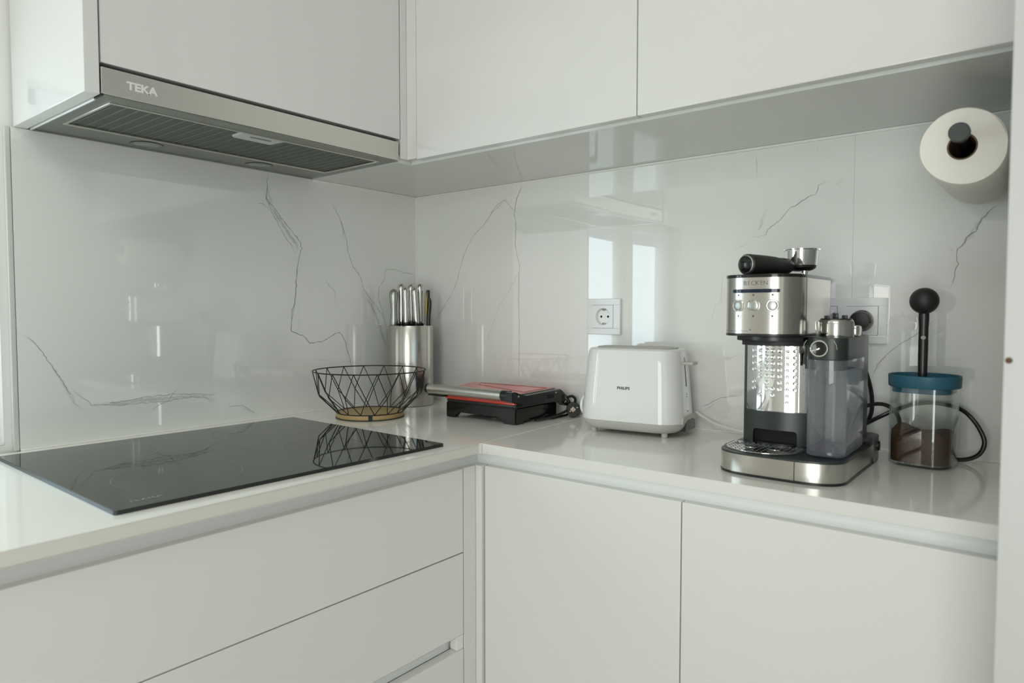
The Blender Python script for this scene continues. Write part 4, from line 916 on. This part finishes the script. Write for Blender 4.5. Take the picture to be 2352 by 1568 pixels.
bm = NB(); lathe(bm, (0, 0, 0), [(.0132, -.004), (.0132, .0035), (.0125, .0050), (.0108, .0050), (.0104, .0035)], 44, cap1=False); bm.transform(KR); obj('froth_knob_ring', bm, CHROME, mlo)
bm = NB(); lathe(bm, (0, 0, 0), [(.0105, .001), (.0105, .0034), (.0090, .0030), (.0001, .0024)], 40); bm.transform(KR); kno = obj('froth_knob', bm, BLACK_G, mlo)
bm = NB(); box(bm, -.0005, .0105, -.0010, .0010, .0026, .0044, .0004); bm.transform(KR @ Matrix.Rotation(-2.75, 4, 'Z')); obj('knob_pointer', bm, CHROME, kno)
bm = NB()
for s in (-1, 1):
    tube(bm, smooth_path([kc+Vector((.0003, 0, 0))+s*Vector((0, -1, 0))*.0195+Vector((.001 if s > 0 else .0015, 0, .012)), kc+Vector((.0003+(0 if s > 0 else .0015), -s*.0232, .006)), kc+Vector((.0008+(0 if s > 0 else .003), -s*.0245, -.001))], 4), .0003, 4)
obj('knob_scale', bm, PRINT_L, mlo)
fc = (-.270, -1.2390)
bm = NB(); lathe(bm, (*fc, .2215), [(.0262, 0), (.0264, .002), (.0262, .020), (.0250, .0250), (.0235, .0268), (.0001, .0270)], 48); fr_ = obj('frother_cap', bm, KNIFE_ST, mlo)
bm = NB(); lathe(bm, (*fc, .2480), [(.0235, 0), (.0225, .0022), (.0120, .0030), (.0001, .0032)], 36)
for dx, dy, h in ((0, .0135, .0060), (-.004, 0, .0100), (0, -.0125, .0068)): box(bm, fc[0]+dx-.004, fc[0]+dx+.004, fc[1]+dy-.0038, fc[1]+dy+.0038, .249, .2487+h, .0008)
obj('frother_top', bm, BLACK, fr_)
bm = NB(); loft(bm, [[(-.286+a, -1.2160+b*.8, z) for a, b in q] for z, q in ((.2190, [(-.003, -.003), (.004, -.003), (.004, .002), (-.003, .002)]), (.232, [(-.004, -.004), (.005, -.004), (.005, .0035), (-.004, .0035)]), (.2465, [(-.005, -.004), (.006, -.004), (.006, .0045), (-.005, .0045)]))]); es = [e for e in bm.edges]; bmesh.ops.bevel(bm, geom=es, offset=.0012, segments=2, affect='EDGES'); obj('milk_spout', bm, KNIFE_ST, fr_)
bm = NB(); box(bm, -.262, -.225, -1.2680, -1.2560, .2215, .2390, .004); obj('latch', bm, KNIFE_ST, fr_)

# ------------------------------------------------------------------ portafilter lying on the machine
pf = thing('portafilter', 'steel portafilter with a black handle lying on top of the coffee machine', 'portafilter', (-.22, -1.145, .3197))
pcx, pcy = -.2180, -1.1700
bm = NB(); lathe(bm, (pcx, pcy, .3350), [(.0180, .001), (.0228, .0025), (.0238, .005), (.0256, .0300), (.0268, .0308), (.0268, .0318), (.0250, .0316), (.0240, .028), (.0228, .007), (.0001, .006)], 56); pb = obj('filter_cup', bm, CHROME, pf)
bm = NB(); lathe(bm, (pcx, pcy, .3285), [(.012, .001), (.018, .003), (.0232, .0065), (.0240, .0105)], 40); obj('cup_underside', bm, BLACK, pf)
for a in (.9, 3.6):
    bm = NB(); box(bm, .024, .0305, -.006, .006, .0, .0020, .0005); bm.transform(Matrix.Translation((pcx, pcy, .3640)) @ Matrix.Rotation(a+1.2, 4, 'Z')); obj('locking_lug', bm, CHROME, pf)
bm = NB(); lathe(bm, (pcx-.004, pcy-.006, .3198), [(.0045, 0), (.0060, .001), (.0065, .012)], 20); obj('spout', bm, CHROME, pf)
hA = Vector((-.3400, -1.1190, .3368)); hB = Vector((-.2360, -1.1580, .3372)); dv = (hB-hA).normalized()
L_ = (hB-hA).length
bm = NB(); lathe(bm, (0, 0, 0), [(.0150, 0), (.0168, .0015), (.0170, .006), (.0160, .045), (.0148, .068), (.0138, .073), (.0134, .090), (.0128, L_-.010), (.0085, L_)], 40)
HR = Matrix.Translation(hA) @ dv.to_track_quat('Z', 'Y').to_matrix().to_4x4(); bm.transform(HR); hd_ = obj('handle', bm, BLACK_M, pf)
bm = NB(); lathe(bm, (0, 0, 0), [(.0125, .001), (.0150, .0005), (.0152, -.0012), (.0135, -.0020), (.0128, -.0008), (.0126, .0012)], 40, cap0=False, cap1=False); bm.transform(HR); obj('handle_end_ring', bm, MATTE_ST, hd_)
bm = NB(); lathe(bm, (0, 0, 0), [(.0126, .0005), (.0118, -.0020), (.0085, -.0042), (.0040, -.0052), (.0001, -.0054)], 36); bm.transform(HR); obj('handle_end_cap', bm, BLACK_G, hd_)
bm = NB(); box(bm, -.003, .003, -.011, -.0125, .078, .092, .0005); bm.transform(HR); obj('thumb_catch', bm, BLACK, hd_)

# ------------------------------------------------------------------ coffee jar with scoop
jr = math.radians(-7); jc = (-.0925, -1.3385)
jar = thing('coffee_jar', 'clear glass jar of ground coffee with a petrol blue lid', 'jar', (*jc, 0), rz=jr)
def jring(w, d, r, z, n=14): return [(a, b, z) for a, b in rrect(0, 0, w, d, r, n)]
JW, JD = .088, .0950
bm = NB(); loft(bm, [jring(JW-.02, JD-.02, .025, .0008), jring(JW-.004, JD-.004, .027, .0012), jring(JW, JD, .028, .004), jring(JW, JD, .028, .1330), jring(JW-.0045, JD-.0045, .026, .1330), jring(JW-.0045, JD-.0045, .026, .0060), jring(JW-.010, JD-.010, .024, .0042)], cap0=True, cap1=True)
obj('glass_body', bm, JARGLASS, jar, world=False)
# coffee heap
bm = NB(); nr, na = 9, 44; o = rrect(0, 0, JW-.0060, JD-.0060, .026, 10); rr = random.Random(5)
def hz(x, y):
    h = .0585+.0125*math.exp(-((y-.030)**2+(x+.01)**2)/.0005)+.004*math.exp(-((y+.030)**2+(x-.01)**2)/.0006)-.0150*math.exp(-((y-.001)**2)/.00014)*(.6+.4*(x < .02)) 
    e = max(abs(x)/(JW/2), abs(y)/(JD/2)); return h-.011*max(0, e-.72)/.28+rr.uniform(-.0006, .0006)
rings = []
for s in (.02, .15, .3, .45, .6, .72, .82, .9, .96, 1.0): rings.append([(x*s, y*s, hz(x*s, y*s)) for x, y in o])
rings.append([(x, y, .0075) for x, y in o]); loft(bm, rings, cap0=True, cap1=True)
cf = obj('ground_coffee', bm, COFFEE, jar, world=False); cf['kind'] = 'stuff'
bm = NB(); loft(bm, [jring(JW-.007, JD-.007, .026, .1245), jring(JW-.0055, JD-.0055, .027, .1265), jring(JW-.007, JD-.007, .026, .1290), jring(JW-.007, JD-.007, .026, .1335), jring(JW+.008, JD+.010, .046, .1336), jring(JW+.010, JD+.012, .047, .1350),
               jring(JW+.011, JD+.013, .047, .1530), jring(JW+.009, JD+.011, .046, .1540), jring(JW+.006, JD+.008, .045, .1532), jring(JW+.004, JD+.006, .044, .1445), jring(JW-.02, JD-.02, .030, .1438)])
obj('lid', bm, TEAL, jar, world=False)
sp = thing('coffee_scoop', 'black long-handled coffee scoop with ball head upright on the blue lid', 'scoop', (-.098, -1.3360, .1440))
sx0 = -.098; sy0 = -1.3360
bm = NB(); lathe(bm, (0, 0, 0), [(.0222*math.sin(PI*i/22)+1e-5, .1352-.0222*math.cos(PI*i/22)) for i in range(23)], 44)
bm.transform(Matrix.Translation((sx0, sy0, .1440))); obj('scoop_bowl', bm, BLACK_M, sp)
# handle as an oval bar with a real hole
bm = NB(); hzc = .2170-.1440; rh = .0034; prof = []
LRj = Vector((.61, -.79, 0)).normalized(); LRj = Vector((.12, -.99, 0)).normalized(); DPj = Vector((.99, .12, 0))
def hw(z): return .0068+.0006*math.sin(z/.115*PI)+(.0010 if z > .1 else 0)
zs = [0, .01, .03, .05, hzc-rh*1.6]; 
def sect(z, c0, w0): return [(c0+w0*math.cos(a), .0044*math.sin(a)) for a in [2*PI*i/16 for i in range(16)]]
def put(bm, secs): loft(bm, [[Vector((sx0, sy0, .1440+z))+LRj*u+DPj*v for u, v in s] for z, s in secs])
put(bm, [(z, sect(z, 0, hw(z))) for z in zs+[hzc-rh]])
put(bm, [(z, sect(z, 0, hw(z))) for z in [hzc+rh, hzc+rh*1.6, .09, .105, .1175]])
for s in (-1, 1):
    secs = []
    for i in range(9):
        dz = -rh+2*rh*i/8; inner = math.sqrt(max(0, rh*rh-dz*dz)); w_ = hw(hzc+dz); c0 = s*(inner+w_)/2; secs.append((hzc+dz, [(c0+(w_-inner)/2*math.cos(a), .0044*math.sin(a)*.95) for a in [2*PI*k/16 for k in range(16)]]))
    put(bm, secs)
obj('scoop_handle', bm, BLACK, sp)

# ------------------------------------------------------------------ kitchen roll on a wall rod
kr = thing('kitchen_roll', 'white paper kitchen roll hanging on a black wall rod', 'paper roll', (-.14, -1.401, .4975))
def roll_ring(x, R, z0=.4975, y0=-1.4005, n=64, k=1.0):
    out = []
    for i in range(n):
        a = 2*PI*i/n; r = R*(1+.035*math.cos(2*(a-.9))+.012*math.cos(3*a+.6)); out.append((x, y0+r*math.cos(a)*k, z0+r*math.sin(a)))
    return out
RX0, RX1, RR = -.2620, -.0300, .0545
bm = NB(); hole_r = .0190
def hr(x, r): return [(x, -1.4000+r*math.cos(2*PI*i/64), .4975+r*1.0*math.sin(2*PI*i/64)) for i in range(64)]
loft(bm, [hr(RX1, hole_r), roll_ring(RX1, RR*.97), roll_ring(RX1-.003, RR), roll_ring(RX0+.003, RR), roll_ring(RX0+.0005, RR*.975), hr(RX0, hole_r), hr(RX0+.004, hole_r-.0012), hr(RX1-.004, hole_r-.0012), hr(RX1, hole_r)], cap0=False, cap1=False)
obj('paper', bm, PAPER, kr)
bm = NB(); loft(bm, [hr(RX0+.0005, hole_r-.0012), hr(RX1-.0005, hole_r-.0012), hr(RX1-.0005, hole_r-.0022), hr(RX0+.0005, hole_r-.0022), hr(RX0+.0005, hole_r-.0012)], cap0=False, cap1=False); obj('cardboard_core', bm, CARD, kr)
bm = NB(); tube(bm, smooth_path([(RX0+.0005, -1.4000+RR*.97*math.cos(a), .4975+RR*.965*math.sin(a)) for a in [1.5+.12*i for i in range(16)]], 2), .0005, 5); obj('loose_sheet_edge', bm, PAPER, kr)
rd = thing('roll_holder', 'black wall-mounted rod with round end disc carrying the kitchen roll', 'roll holder', (-.15, -1.3995, .5085))
bm = NB(); lathe(bm, (0, -1.3995, .5085), [(.0001, -.2900), (.0080, -.2900), (.0080, -.0060), (.0001, -.0060)], 24, 'x'); obj('rod', bm, BLACK_M, rd)
bm = NB(); lathe(bm, (0, -1.3995, .5105), [(.0001, -.3000), (.0125, -.3000), (.0132, -.2994), (.0132, -.2905), (.0125, -.2900), (.0001, -.2900)], 40, 'x'); obj('end_disc', bm, mat('charcoal_rubber', (.045, .052, .050), .5), rd)
bm = NB(); lathe(bm, (0, -1.3995, .5085), [(.0001, -.0065), (.0200, -.0065), (.0200, -.0003), (.0001, -.0003)], 32, 'x'); obj('wall_flange', bm, BLACK_M, rd)
